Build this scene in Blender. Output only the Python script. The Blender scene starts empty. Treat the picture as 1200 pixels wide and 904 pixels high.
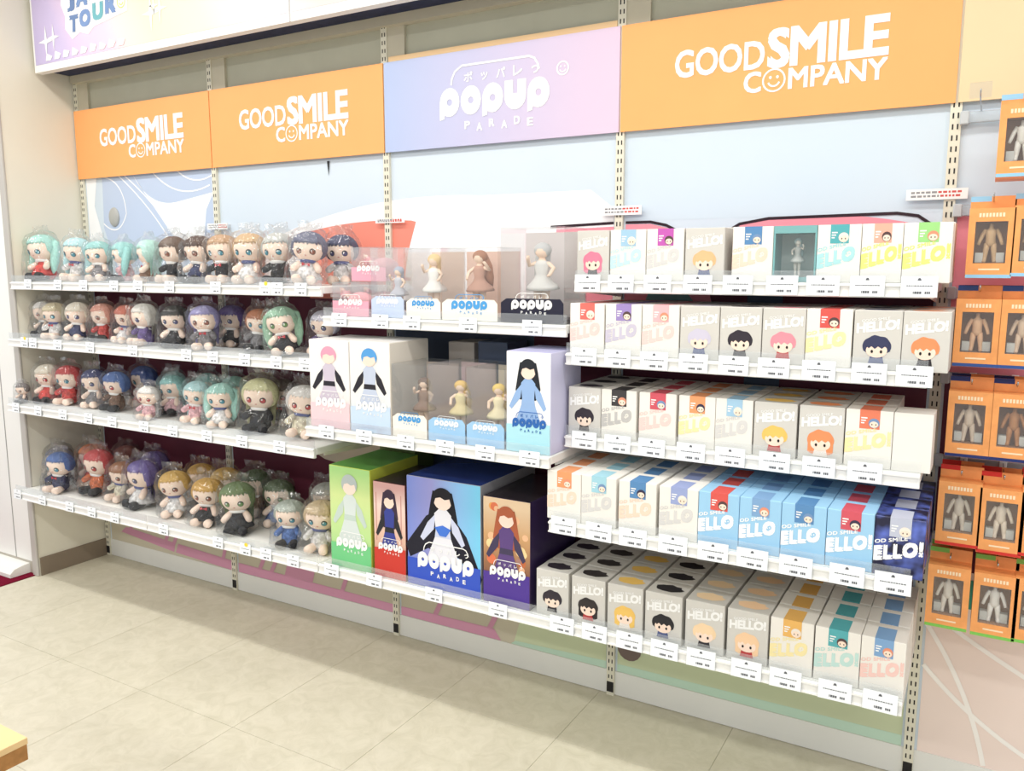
import bpy, bmesh, math, random
from mathutils import Vector, Matrix, noise
random.seed(7)
S = bpy.context.scene
COL = S.collection
R_ = math.radians

# ------------------------------------------------------------------ camera
IW, IH = 1200.0, 904.0
FPX = 960.3
CP = Vector((3.702, -2.401, 1.420))
YAW, PITCH = R_(30.03), R_(-8.22)
fw = Vector((-math.sin(YAW)*math.cos(PITCH), math.cos(YAW)*math.cos(PITCH), math.sin(PITCH)))
rt = Vector((math.cos(YAW), math.sin(YAW), 0))
up = rt.cross(fw)
cd = bpy.data.cameras.new('camera'); cam = bpy.data.objects.new('camera', cd); COL.objects.link(cam)
cd.sensor_fit = 'HORIZONTAL'; cd.sensor_width = 36.0; cd.lens = FPX/IW*36.0; cd.clip_start = 0.05
m = Matrix((rt, up, -fw)).transposed().to_4x4(); m.translation = CP
cam.matrix_world = m
S.camera = cam

# ------------------------------------------------------------------ world and lights
w = bpy.data.worlds.new('shop_interior_light'); S.world = w; w.use_nodes = True
w.node_tree.nodes['Background'].inputs[0].default_value = (0.93, 0.97, 1.0, 1)
w.node_tree.nodes['Background'].inputs[1].default_value = 1.15
CEIL = 2.95
for (lx, ly, pw) in ((1.8, -1.03, 100), (1.8, -2.68, 130), (1.8, -4.33, 130)):
    ld = bpy.data.lights.new('ceiling_fluorescent_offscreen', 'AREA'); ld.shape = 'RECTANGLE'; ld.size = 7.0; ld.size_y = 0.22
    ld.energy = pw; ld.color = (1.0, 0.985, 0.95)
    lo = bpy.data.objects.new('ceiling_fluorescent_offscreen', ld); COL.objects.link(lo); lo.location = (lx, ly, CEIL-0.075)
vs = S.view_settings
vs.view_transform = 'Standard'; vs.look = 'None'; vs.gamma = 1.0; vs.use_curve_mapping = False
vs.exposure = -0.62
try:
    S.cycles.transparent_max_bounces = 24; S.cycles.max_bounces = 8
except Exception: pass

# ------------------------------------------------------------------ helpers
def col(px, Y, Z):
    """world X of the point on the line (Y, Z) seen at pixel column px"""
    k = (px - IW/2)/FPX
    n = rt - k*fw
    return CP.x - ((Y-CP.y)*n.y + (Z-CP.z)*n.z)/n.x
def lin(c):
    return tuple(((v/255)/12.92 if v/255 <= .04045 else ((v/255+.055)/1.055)**2.4) for v in c)
MC = {}
def wash(rgb, k=.16):
    g = sum(rgb)/3
    return tuple(min(250, v+(255-v)*k*.75+(g-v)*k*.55) for v in rgb)
def mat(name, rgb, rough=.5, spec=.4, var=0, vscale=30, bump=0, metal=0, coat=0):
    if name in MC: return MC[name]
    M = bpy.data.materials.new(name); M.use_nodes = True; nt = M.node_tree
    b = nt.nodes['Principled BSDF']; c = lin(rgb)
    b.inputs['Base Color'].default_value = (*c, 1); b.inputs['Roughness'].default_value = rough
    b.inputs['Specular IOR Level'].default_value = spec; b.inputs['Metallic'].default_value = metal
    b.inputs['Coat Weight'].default_value = coat
    if var or bump:
        tc = nt.nodes.new('ShaderNodeTexCoord'); nz = nt.nodes.new('ShaderNodeTexNoise')
        nz.inputs['Scale'].default_value = vscale; nz.inputs['Detail'].default_value = 5
        nt.links.new(tc.outputs['Object'], nz.inputs['Vector'])
        if var:
            rp = nt.nodes.new('ShaderNodeValToRGB'); e = rp.color_ramp.elements
            e[0].position = .3; e[1].position = .7
            e[0].color = (*[v*(1-var) for v in c], 1); e[1].color = (*[min(1, v*(1+var*.6)) for v in c], 1)
            nt.links.new(nz.outputs['Fac'], rp.inputs[0]); nt.links.new(rp.outputs[0], b.inputs['Base Color'])
        if bump:
            bp = nt.nodes.new('ShaderNodeBump'); bp.inputs['Strength'].default_value = bump; bp.inputs['Distance'].default_value = .004
            nt.links.new(nz.outputs['Fac'], bp.inputs['Height']); nt.links.new(bp.outputs[0], b.inputs['Normal'])
    MC[name] = M; return M
def clear(name, tint=(.97, .985, .99), gloss=.10, rough=.08, edge=.55, haze=0, crinkle=0):
    if name in MC: return MC[name]
    M = bpy.data.materials.new(name); M.use_nodes = True; nt = M.node_tree
    for n in list(nt.nodes): nt.nodes.remove(n)
    o = nt.nodes.new('ShaderNodeOutputMaterial'); mx = nt.nodes.new('ShaderNodeMixShader')
    t = nt.nodes.new('ShaderNodeBsdfTransparent'); t.inputs[0].default_value = (*tint, 1)
    g = nt.nodes.new('ShaderNodeBsdfGlossy'); g.inputs['Roughness'].default_value = rough
    lw = nt.nodes.new('ShaderNodeLayerWeight'); lw.inputs[0].default_value = .35
    if crinkle:
        tcn = nt.nodes.new('ShaderNodeTexCoord'); vn = nt.nodes.new('ShaderNodeTexNoise'); vn.inputs['Scale'].default_value = crinkle; vn.inputs['Detail'].default_value = 3; vn.inputs['Distortion'].default_value = 2.5
        oi_ = nt.nodes.new('ShaderNodeObjectInfo'); va = nt.nodes.new('ShaderNodeVectorMath'); nt.links.new(tcn.outputs['Object'], va.inputs[0]); nt.links.new(oi_.outputs['Random'], va.inputs[1]); nt.links.new(va.outputs[0], vn.inputs['Vector'])
        bpn = nt.nodes.new('ShaderNodeBump'); bpn.inputs['Strength'].default_value = .45; bpn.inputs['Distance'].default_value = .012
        nt.links.new(vn.outputs['Fac'], bpn.inputs['Height']); nt.links.new(bpn.outputs[0], g.inputs['Normal']); nt.links.new(bpn.outputs[0], lw.inputs['Normal'])
    mr = nt.nodes.new('ShaderNodeMapRange'); mr.inputs['To Min'].default_value = gloss; mr.inputs['To Max'].default_value = edge
    nt.links.new(lw.outputs['Fresnel'], mr.inputs['Value']); nt.links.new(mr.outputs[0], mx.inputs[0])
    nt.links.new(t.outputs[0], mx.inputs[1]); nt.links.new(g.outputs[0], mx.inputs[2])
    last = mx
    if haze:
        df = nt.nodes.new('ShaderNodeBsdfDiffuse'); df.inputs[0].default_value = (.9, .93, .95, 1)
        m2 = nt.nodes.new('ShaderNodeMixShader'); m2.inputs[0].default_value = haze
        nt.links.new(mx.outputs[0], m2.inputs[1]); nt.links.new(df.outputs[0], m2.inputs[2]); last = m2
    nt.links.new(last.outputs[0], o.inputs[0]); MC[name] = M; return M
def rgbm(rgb, rough=.5, kind='print'):
    return mat('%s_%02x%02x%02x' % (kind, *rgb), rgb, rough, .3)

class MB:
    """collects verts / faces / material slot index"""
    def __init__(s): s.v, s.f, s.m, s.sm = [], [], [], []
    def add(s, vs, fs, slot=0, smooth=False):
        o = len(s.v); s.v += [tuple(v) for v in vs]
        for f in fs: s.f.append(tuple(i+o for i in f)); s.m.append(slot); s.sm.append(smooth)
        return s
    def box(s, x0, x1, y0, y1, z0, z1, slot=0, bev=0):
        if bev:
            bm = bmesh.new(); bmesh.ops.create_cube(bm, size=1)
            for v in bm.verts: v.co = ((x0+x1)/2+v.co.x*(x1-x0), (y0+y1)/2+v.co.y*(y1-y0), (z0+z1)/2+v.co.z*(z1-z0))
            bmesh.ops.bevel(bm, geom=bm.edges[:], offset=bev, segments=1, affect='EDGES')
            return s.bm(bm, slot)
        v = [(x, y, z) for z in (z0, z1) for y in (y0, y1) for x in (x0, x1)]
        return s.add(v, [(0, 2, 3, 1), (4, 5, 7, 6), (0, 1, 5, 4), (2, 6, 7, 3), (0, 4, 6, 2), (1, 3, 7, 5)], slot)
    def bm(s, bm, slot=0, smooth=False):
        bm.verts.ensure_lookup_table(); bm.verts.index_update()
        s.add([v.co[:] for v in bm.verts], [[v.index for v in f.verts] for f in bm.faces], slot, smooth); bm.free(); return s
    def ell(s, c, r, slot=0, seg=16, rings=10, rot=None):
        bm = bmesh.new(); bmesh.ops.create_uvsphere(bm, u_segments=seg, v_segments=rings, radius=1)
        M = Matrix.Translation(c) @ (rot.to_4x4() if rot else Matrix()) @ Matrix.Diagonal((*r, 1))
        bmesh.ops.transform(bm, matrix=M, verts=bm.verts); return s.bm(bm, slot, True)
    def tube(s, pts, rad, slot=0, n=8):
        rings = []; vs = []; pts = [Vector(p) for p in pts]
        if not hasattr(rad, '__len__'): rad = [rad]*len(pts)
        for i, p in enumerate(pts):
            d = (pts[min(i+1, len(pts)-1)]-pts[max(i-1, 0)]).normalized()
            a = d.orthogonal().normalized() if i == 0 else (a - d*a.dot(d)).normalized()
            b = d.cross(a)
            for k in range(n):
                t = 2*math.pi*k/n; vs.append(p+rad[i]*(math.cos(t)*a+math.sin(t)*b))
        fs = [(i*n+k, i*n+(k+1) % n, (i+1)*n+(k+1) % n, (i+1)*n+k) for i in range(len(pts)-1) for k in range(n)]
        fs += [tuple(reversed(range(n))), tuple(range((len(pts)-1)*n, len(pts)*n))]
        return s.add(vs, fs, slot, True)
    def poly(s, pts, y=0, slot=0):
        """flat polygon in the XZ plane facing -Y; pts are (x, z)"""
        a = sum(pts[i][0]*pts[(i+1) % len(pts)][1]-pts[(i+1) % len(pts)][0]*pts[i][1] for i in range(len(pts)))
        if a < 0: pts = pts[::-1]
        return s.add([(x, y, z) for x, z in pts], [tuple(range(len(pts)))], slot)
    def disc(s, cx, cz, rx, rz, y=0, slot=0, n=16):
        return s.poly([(cx+rx*math.cos(2*math.pi*k/n), cz+rz*math.sin(2*math.pi*k/n)) for k in range(n)], y, slot)
    def band(s, pts, wd, y=0, slot=0):
        """ribbon of width wd along a polyline in XZ (one mitred strip)"""
        L = []; n = len(pts)
        for i in range(n):
            a, b = pts[max(i-1, 0)], pts[min(i+1, n-1)]; dx, dz = b[0]-a[0], b[1]-a[1]; l = math.hypot(dx, dz) or 1
            nx, nz = -dz/l*wd/2, dx/l*wd/2; L += [(pts[i][0]+nx, y, pts[i][1]+nz), (pts[i][0]-nx, y, pts[i][1]-nz)]
        return s.add(L, [(2*i, 2*i+1, 2*i+3, 2*i+2) for i in range(n-1)], slot)
    def mesh(s, name='mesh', slots=1):
        me = bpy.data.meshes.new(name); me.from_pydata(s.v, [], s.f)
        for i in range(max(slots, max(s.m, default=0)+1)): me.materials.append(None)
        me.polygons.foreach_set('material_index', s.m); me.polygons.foreach_set('use_smooth', s.sm); me.update(); return me
def ob(name, me, mats, parent=None, loc=(0, 0, 0), rot=(0, 0, 0), scale=(1, 1, 1)):
    if isinstance(me, MB): me = me.mesh(name)
    o = bpy.data.objects.new(name, me); COL.objects.link(o)
    o.location = loc; o.rotation_euler = rot; o.scale = scale
    if not isinstance(mats, (list, tuple)): mats = [mats]
    for i, sl in enumerate(o.material_slots):
        sl.link = 'OBJECT'; sl.material = mats[min(i, len(mats)-1)]
    if parent: o.parent = parent
    return o
def empty(name, loc=(0, 0, 0), rot=(0, 0, 0), scale=(1, 1, 1)):
    o = bpy.data.objects.new(name, None); COL.objects.link(o); o.location = loc; o.rotation_euler = rot; o.scale = scale
    o.empty_display_size = .05; return o
def tag(o, label, cat, group=None):
    o['label'] = label; o['category'] = cat
    if group: o['group'] = group
    return o
def struct(o, label=None, cat=None):
    o['kind'] = 'structure'
    if label: o['label'] = label
    if cat: o['category'] = cat
    return o

TXT = {}
def text_raw(s, offset=0.0, spacing=1.0):
    k = (s, offset, spacing)
    if k in TXT: return TXT[k]
    cu = bpy.data.curves.new('t', 'FONT'); cu.body = s; cu.size = 1; cu.offset = offset; cu.resolution_u = 3; cu.space_character = spacing
    o = bpy.data.objects.new('t', cu); COL.objects.link(o)
    dg = bpy.context.evaluated_depsgraph_get(); dg.update()
    me = bpy.data.meshes.new_from_object(o.evaluated_get(dg))
    V = [(v.co.x, v.co.y) for v in me.vertices]; F = [tuple(p.vertices) for p in me.polygons]
    bpy.data.objects.remove(o); bpy.data.meshes.remove(me); bpy.data.curves.remove(cu)
    TXT[k] = (V, F); return TXT[k]
def letters(mb, s, x0, x1, z0, z1, y=0, slot=0, offset=.02, spacing=1.0, shear=0, rise=0):
    """text s fitted to a rectangle of the XZ plane, facing -Y"""
    V, F = text_raw(s, 0.0, spacing)
    if not V: return mb
    a0, a1 = min(v[0] for v in V), max(v[0] for v in V); b0, b1 = min(v[1] for v in V), max(v[1] for v in V)
    bx = min(offset*(x1-x0)/(a1-a0), (x1-x0)*.2); bz = min(offset*(z1-z0)/(b1-b0), (z1-z0)*.2)
    sh = [(0, 0)] if offset <= 0 else [(-1, -1), (1, -1), (-1, 1), (1, 1), (0, 0)]
    for n_, (p, q) in enumerate(sh):
        out = []
        for a, b in V:
            u = (a-a0)/(a1-a0); t = (b-b0)/(b1-b0)
            out.append((x0+bx+p*bx+(x1-x0-2*bx)*u+shear*t*(z1-z0), y-n_*5e-5, z0+bz+q*bz+(z1-z0-2*bz)*t+rise*u*(x1-x0)))
        mb.add(out, F, slot)
    return mb
def smiley(mb, cx, cz, r, y=0, slot=0, wd=.14):
    n = 24
    for k in range(n):
        a, b = 2*math.pi*k/n, 2*math.pi*(k+1)/n; q = 1-wd*1.1
        mb.poly([(cx+r*math.cos(a), cz+r*math.sin(a)), (cx+r*math.cos(b), cz+r*math.sin(b)), (cx+r*q*math.cos(b), cz+r*q*math.sin(b)), (cx+r*q*math.cos(a), cz+r*q*math.sin(a))], y, slot)
    for sx in (-1, 1): mb.disc(cx+sx*r*.3, cz+r*.25, r*.12, r*.14, y, slot, 10)
    mb.band([(cx+r*.5*math.cos(R_(t)), cz+r*.5*math.sin(R_(t))) for t in range(200, 341, 20)], r*.16, y, slot)
    return mb

# ------------------------------------------------------------------ common materials
WHITE = mat('white_enamel', (236, 236, 230), .35, .5)
SHELFW = mat('shelf_white', (238, 238, 234), .4, .4)
RAILW = mat('rail_white', (240, 240, 238), .3, .5)
DARK = mat('dark_print', (30, 28, 30), .6)
BLACK = mat('black', (14, 13, 14), .5)
PAPER = mat('paper_white', (246, 246, 245), .7, .2); CARD = mat('price_card_paper', (240, 244, 248), .6, .2)
GREYP = mat('grey_print', (150, 150, 152), .7, .2)
ACRYL = clear('clear_acrylic', (.99, .995, .997), .02, .05, .28, .035)
LIPM = clear('clear_lip_plastic', (.975, .985, .99), .02, .08, .25, .10)
BAGM = clear('crinkled_bag_film', (.992, .995, .996), .045, .07, .34, .015, 13)
SKIN = mat('plush_skin', (252, 230, 214), .95, .06, .03, 200)
WIRE = mat('chrome_wire', (190, 192, 195), .25, .5, metal=1)

# ------------------------------------------------------------------ floor
fl = struct(ob('floor', MB().box(-1.2, 6.2, -5.6, .02, -.06, -.003), mat('floor_screed', (150, 142, 122), .8)))
def tilemat(name, a, b):
    M = bpy.data.materials.new(name); M.use_nodes = True; nt = M.node_tree; bs = nt.nodes['Principled BSDF']
    tc = nt.nodes.new('ShaderNodeTexCoord'); oi = nt.nodes.new('ShaderNodeObjectInfo')
    ad = nt.nodes.new('ShaderNodeVectorMath'); ad.operation = 'MULTIPLY_ADD'
    ad.inputs[1].default_value = (1, 1, 1)
    nt.links.new(tc.outputs['Object'], ad.inputs[0]); nt.links.new(oi.outputs['Location'], ad.inputs[2])
    n1 = nt.nodes.new('ShaderNodeTexNoise'); n1.inputs['Scale'].default_value = 14; n1.inputs['Detail'].default_value = 9; n1.inputs['Roughness'].default_value = .7; n1.inputs['Distortion'].default_value = 1.2
    nt.links.new(ad.outputs[0], n1.inputs['Vector'])
    n2 = nt.nodes.new('ShaderNodeTexNoise'); n2.inputs['Scale'].default_value = 2.3; n2.inputs['Detail'].default_value = 4
    nt.links.new(ad.outputs[0], n2.inputs['Vector'])
    rp = nt.nodes.new('ShaderNodeValToRGB'); e = rp.color_ramp.elements; e[0].position = .34; e[1].position = .62
    e[0].color = (*lin(a), 1); e[1].color = (*lin(b), 1); nt.links.new(n1.outputs['Fac'], rp.inputs[0])
    hs = nt.nodes.new('ShaderNodeHueSaturation'); mr = nt.nodes.new('ShaderNodeMapRange')
    mr.inputs['From Min'].default_value = .3; mr.inputs['From Max'].default_value = .7; mr.inputs['To Min'].default_value = .95; mr.inputs['To Max'].default_value = 1.04
    nt.links.new(n2.outputs['Fac'], mr.inputs['Value']); nt.links.new(mr.outputs[0], hs.inputs['Value'])
    nt.links.new(rp.outputs[0], hs.inputs['Color']); nt.links.new(hs.outputs[0], bs.inputs['Base Color'])
    bs.inputs['Roughness'].default_value = .42; bs.inputs['Specular IOR Level'].default_value = .35
    return M
TILE = tilemat('vinyl_tile_polished', (200, 194, 174), (213, 207, 189))
T = .45
tm = MB().box(-T/2+.0006, T/2-.0006, -T/2+.0006, T/2-.0006, -.004, 0, 0).mesh('floor_tile')
tmw = MB().box(-T/2+.0006, T/2-.0006, -.165+.0006, .165-.0006, -.004, 0, 0).mesh('floor_tile_cut')
for i in range(-3, 10):
    x = 1.31+T/2+i*T
    if x > 5.8 or x < -.2: continue
    ob('tile', tmw, TILE, fl, (x, -.165, 0))
    for j in range(11):
        ob('tile', tm, TILE, fl, (x, -.33-T/2-j*T, 0))
cp = struct(ob('floor_carpet', MB().box(-1.2, -.041, -5.6, -.345, -.0025, .004), mat('red_carpet', (120, 22, 48), .95, .05, .25, 300, .8)))

# ------------------------------------------------------------------ back wall
B = .9
WX1 = 5.4
wb = struct(ob('wall_back', MB().box(-1.2, WX1+.2, .012, .12, 0, CEIL), mat('wall_core', (196, 192, 178), .8)))
PANEL = mat('printed_panel_pale_blue', (212, 224, 236), .45, .3, .015, 4)
UPPER = mat('upper_panel_grey_beige', (186, 186, 168), .6, .3, .05, 8)
BEAM = mat('beam_beige', (200, 194, 174), .6, .3, .03, 6)
KICK = mat('kick_white', (232, 232, 228), .5, .3, .02, 6)
for i in range(6):
    x0, x1 = i*B+.0125, (i+1)*B-.0125
    ob('wall_panel', MB().box(x0, x1, 0, .012, .085, 1.83), PANEL, wb)
    ob('kickboard', MB().box(x0, x1, -.004, .012, .002, .085), KICK, wb)
    ob('upper_panel', MB().box(x0, x1, .004, .012, 1.83, 2.25), UPPER, wb)
    ob('panel_return', MB().box(x0, x0+.075, -.008, .006, 1.83, 2.25), BEAM, wb)
ob('top_beam', MB().box(0, WX1, -.03, .012, 2.25, 2.30), BEAM, wb)
# printed graphics on the panels (flat print)
def gfx(name, rgb, polys, y=-.0012, bands=(), wd=.006):
    mb = MB()
    for i, p in enumerate(polys): mb.poly(p, y-4e-5*i)
    for i, b in enumerate(bands): mb.band(b, wd, y-.00035-4e-5*i)
    return ob(name, mb, rgbm(rgb, .5, 'wallprint'), wb)
def arc(x0, z0, x1, z1, bulge, n=14):
    out = []
    for k in range(n+1):
        t = k/n; dx, dz = x1-x0, z1-z0; l = math.hypot(dx, dz)
        o = bulge*4*t*(1-t); out.append((x0+dx*t-dz/l*o, z0+dz*t+dx/l*o))
    return out
gfx('printed_field', (190, 204, 228), [[(.14, 1.829), (.88, 1.829), (.88, 1.42), (.2, 1.42), (.13, 1.6)]], -.0004)
gfx('printed_swoosh', (248, 249, 252), [[(.02, 1.829), (.10, 1.829), (.07, 1.70), (.14, 1.5), (.02, 1.5)],
     arc(.36, 1.829, .66, 1.70, -.05)+[(.88, 1.73), (.83, 1.66), (.80, 1.5), (.66, 1.5)]], -.0008,
    [arc(.14, 1.829, .30, 1.66, .05)+arc(.30, 1.66, .13, 1.62, .05), arc(.26, 1.829, .62, 1.5, .02), arc(.30, 1.829, .68, 1.5, .02), arc(.5, 1.829, .86, 1.76, -.05), arc(.66, 1.829, .88, 1.80, -.03)])
gfx('printed_hill', (250, 250, 252), [[(1.12, 1.48)]+arc(1.12, 1.5, 2.2, 1.66, .06)+[(2.6, 1.66), (2.68, 1.60), (2.68, 1.30), (1.12, 1.30)]], -.0008)
gfx('printed_red_shape', (236, 142, 124), [[(1.40, 1.55)]+arc(1.40, 1.555, 1.90, 1.585, .015)+[(1.92, 1.58), (1.885, 1.48), (1.85, 1.3), (1.40, 1.3)]], -.0012)
gfx('printed_pale_field', (208, 222, 234), [[(2.72, 1.829), (3.58, 1.829), (3.58, 1.56), (2.72, 1.56)]], -.0004)
gfx('printed_pink_shape', (240, 150, 165), [[(2.48, 1.54), (2.68, 1.545), (2.68, 1.28), (2.48, 1.28)], [(2.72, 1.55), (2.8, 1.55), (2.88, 1.53), (2.92, 1.30), (2.72, 1.30)], arc(3.07, 1.54, 3.57, 1.52, .03)+[(3.58, 1.50), (3.58, 1.38), (3.05, 1.38)], [(3.62, 1.55), (4.48, 1.58), (4.48, 1.15), (3.62, 1.15)]], -.0016)
gfx('printed_outline', (44, 22, 34), [], -.0020, [[(2.46, 1.549), (2.68, 1.556)], [(2.72, 1.556), (2.80, 1.556), (2.85, 1.545), (2.9, 1.52)], [(3.03, 1.52), (3.07, 1.543), (3.15, 1.556), (3.48, 1.560), (3.53, 1.552), (3.575, 1.52)]], .008)
gfx('printed_maroon_field', (98, 40, 58), [[(.02, 1.36), (.88, 1.36), (.88, .42), (.02, .42)], [(.92, 1.36), (1.78, 1.36), (1.78, .42), (.92, .42)]], -.0010)
gfx('printed_maroon_field', (98, 40, 58), [[(2.40, 1.30), (2.68, 1.30), (2.68, .40), (2.40, .40)], [(2.72, 1.36), (3.58, 1.36), (3.58, .40), (2.72, .40)], [(3.62, 1.15), (4.48, 1.15), (4.48, .62), (3.62, .62)]], -.0010)
gfx('printed_slate_field', (70, 82, 104), [[(1.82, 1.30), (2.40, 1.30), (2.40, .62), (1.82, .62)], [(3.10, 1.36), (3.20, 1.36), (3.20, .6), (3.10, .6)]], -.0014)
gfx('printed_pink_window', (236, 150, 165), [[(2.72, 1.37), (2.92, 1.37), (2.99, 1.34), (3.0, 1.30), (2.72, 1.30)]], -.0024)
gfx('printed_window_glass', (120, 165, 165), [[(2.80, 1.345), (2.92, 1.345), (2.94, 1.32), (2.79, 1.32)]], -.0028)
gfx('printed_beige_curve', (206, 192, 176), [[(1.22, .80), (1.78, .80), (1.78, .68), (1.62, .64), (1.45, .66), (1.30, .72)]], -.0016)
gfx('printed_purple_disc', (72, 48, 86), [[(1.46+.10*math.cos(t*.3927), .77+.075*math.sin(t*.3927)) for t in range(16)]], -.0022)
gfx('printed_beige_field', (204, 196, 176), [[(.02, .42), (.88, .42), (.88, .085), (.02, .085)], [(.92, .42), (1.78, .42), (1.78, .085), (.92, .085)], [(1.82, .42), (2.42, .42), (2.34, .085), (1.82, .085)]], -.0006)
gfx('printed_pink_band', (212, 152, 180), [[(.14, .165), (.50, .145), (.49, .10), (.10, .135)], [(.52, .145), (.88, .13), (.88, .085), (.50, .10)], [(.92, .128), (1.78, .12), (1.78, .086), (.92, .086)], [(1.82, .12), (2.24, .125), (2.27, .086), (1.82, .086)], [(1.20, .125), (1.36, .125), (1.44, .42), (1.30, .42)]], -.0018,
    [[(.17, .155), (.30, .36)], [(.43, .14), (.55, .36)], [(.49, .14), (.61, .36)], [(.82, .12), (.88, .30)], [(1.05, .12), (1.18, .36)], [(1.12, .12), (1.25, .36)], [(1.52, .12), (1.62, .36)], [(1.98, .12), (2.1, .36)], [(2.22, .12), (2.34, .36)]], .02)
gfx('printed_green_field', (206, 216, 182), [[(2.42, .42), (2.68, .42), (2.68, .085), (2.32, .085)], [(2.72, .42), (3.58, .42), (3.58, .085), (2.72, .085)]], -.0008)
gfx('printed_mint_edge', (192, 220, 202), [[(2.33, .10), (2.68, .112), (2.68, .086), (2.31, .086)], [(2.72, .112), (3.58, .118), (3.58, .086), (2.72, .086)]], -.0016)
gfx('printed_pale_pink_field', (242, 224, 216), [[(3.62, .62), (4.48, .62), (4.48, .085), (3.62, .085)]], -.0008)
gfx('printed_white_lines', (250, 246, 242), [], -.0014, [arc(3.62, .50, 4.48, .16, -.05), arc(3.62, .34, 4.0, .09, -.03), arc(3.62, .46, 3.78, .09, .02)], .012)
gfx('printed_brown_disc', (120, 104, 100), [[(2.762+.042*math.cos(t*.39269), .175+.042*math.sin(t*.39269)) for t in range(16)]], -.0030)
gfx('printed_teal_block', (60, 150, 130), [[(3.70, .60), (3.78, .60), (3.78, .52), (3.70, .52)]], -.0024)
kb = MB().ell((.212, -.002, 1.647), (.037, .012, .044), 0, 20, 10); ob('round_cap', kb, mat('cap_silver', (176, 176, 172), .35, .5), wb)
tears = MB()
for (x, z0, z1, wd) in ((1.518, 1.815, 1.76, .012), (3.318, .30, .20, .014)): tears.poly([(x-wd/2, z0), (x+wd/2, z0), (x, z1)], -.0036)
ob('torn_gap', tears, DARK, wb)
# slotted uprights
um = MB().box(-.013, .013, -.012, .012, 0.0, 2.28).mesh('upright')
sm = MB()
z = .06
while z < 2.26:
    for sx in (-.0055, .0055): sm.box(sx-.0017, sx+.0017, -.0128, -.0115, z, z+.013)
    z += .027
sm.box(-.012, .012, -.0128, -.0115, .012, .048); sm = sm.mesh('slots')
UPM = mat('upright_cream', (226, 222, 204), .45, .4)
for i in range(7):
    u = ob('upright', um, UPM, wb, (i*B, 0, 0)); k = ob('slots', sm, DARK, u); k['kind'] = 'stuff'

# ------------------------------------------------------------------ left side panel and neighbouring white unit
wl = struct(ob('wall_left', MB().box(-.05, -.019, -.345, .012, 0, 2.62), mat('side_panel_cream', (232, 228, 213), .55, .3, .02, 5)))
ob('edge_trim', MB().box(-.055, -.014, -.357, -.3455, .0, 2.62, 0, .003), mat('aluminium_edge', (186, 182, 176), .4, .5), wl)
ob('baseboard', MB().box(-.019, -.012, -.34, -.012, .0, .085), mat('base_brown_grey', (138, 124, 108), .6), wl)
un = tag(empty('fixture_panel', (-.62, -.25, 0)), 'tall white fixture panel with curved base foot at the edge of red carpet', 'panel')
ob('panel_board', MB().box(-.55, .563, -.095, -.06, .05, 2.7, 0, .003), mat('fixture_white', (240, 240, 236), .4, .4), un)
ob('seam_strip', MB().box(.415, .42, -.0965, -.094, .05, 2.7), mat('seam_grey', (150, 150, 148), .5), un)
ob('toe_board', MB().box(-.55, .555, -.097, -.06, .005, .06), mat('toe_grey', (178, 172, 160), .5), un)
ft = MB(); prof = [(-.095, .005), (-.19, .005), (-.19, .022), (-.17, .040), (-.13, .048), (-.096, .05)]
ft.add([(x, y, z) for x in (-.55, .53) for y, z in prof], [(i, (i+1) % 6, 6+(i+1) % 6, 6+i) for i in range(6)]+[tuple(range(5, -1, -1)), tuple(range(6, 12))])
ob('base_foot', ft, WHITE, un)

# ------------------------------------------------------------------ ceiling and lamp housings
ce = struct(ob('ceiling', MB().box(-1.2, 6.2, -5.6, .12, CEIL, CEIL+.05), mat('ceiling_white', (226, 226, 222), .8, .2)))
for ly in (-1.03, -2.68, -4.33):
    h = tag(empty('ceiling_light', (1.8, ly, CEIL)), 'long white fluorescent ceiling trough, %s the shelf wall' % {-1.03: 'closest to', -2.68: 'second from', -4.33: 'farthest from'}[ly], 'ceiling light', 'ceiling light troughs')
    mb = MB().box(-3.55, 3.55, -.15, .15, -.04, 0); ob('housing', mb, WHITE, h)
    for sy in (-1, 1): ob('side_lip', MB().box(-3.55, 3.55, sy*.15-.012, sy*.15+.012, -.09, 0), WHITE, h)

# ------------------------------------------------------------------ overhead sign
sg = tag(empty('overhead_sign', (0, -.19, 2.265)), 'long overhead sign printed TOUR in pastel rainbow colours with white rim', 'sign')
SX1 = 5.0
ob('sign_box', MB().box(0, SX1, 0, .035, 0, .60), mat('sign_white', (246, 246, 246), .35, .4), sg)
# pastel print: procedural gradient along the sign
gm = bpy.data.materials.new('pastel_rainbow_print'); gm.use_nodes = True; nt = gm.node_tree; bs = nt.nodes['Principled BSDF']; bs.inputs['Roughness'].default_value = .4
tc = nt.nodes.new('ShaderNodeTexCoord'); sp = nt.nodes.new('ShaderNodeSeparateXYZ'); nt.links.new(tc.outputs['Object'], sp.inputs[0])
mth = nt.nodes.new('ShaderNodeMath'); mth.operation = 'MULTIPLY_ADD'; mth.inputs[1].default_value = .5; nt.links.new(sp.outputs['Z'], mth.inputs[0]); nt.links.new(sp.outputs['X'], mth.inputs[2])
m2 = nt.nodes.new('ShaderNodeMath'); m2.operation = 'DIVIDE'; m2.inputs[1].default_value = 2.0; nt.links.new(mth.outputs[0], m2.inputs[0])
m3 = nt.nodes.new('ShaderNodeMath'); m3.operation = 'FRACT'; nt.links.new(m2.outputs[0], m3.inputs[0])
rp = nt.nodes.new('ShaderNodeValToRGB'); el = rp.color_ramp.elements
el[0].position = 0; el[0].color = (*lin((192, 182, 222)), 1); el[1].position = 1; el[1].color = (*lin((240, 218, 226)), 1)
for p, c in ((.13, (204, 190, 226)), (.28, (240, 202, 220)), (.42, (248, 234, 196)), (.56, (224, 240, 206)), (.72, (226, 220, 234)), (.85, (244, 212, 208))):
    e = el.new(p); e.color = (*lin(c), 1)
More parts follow.
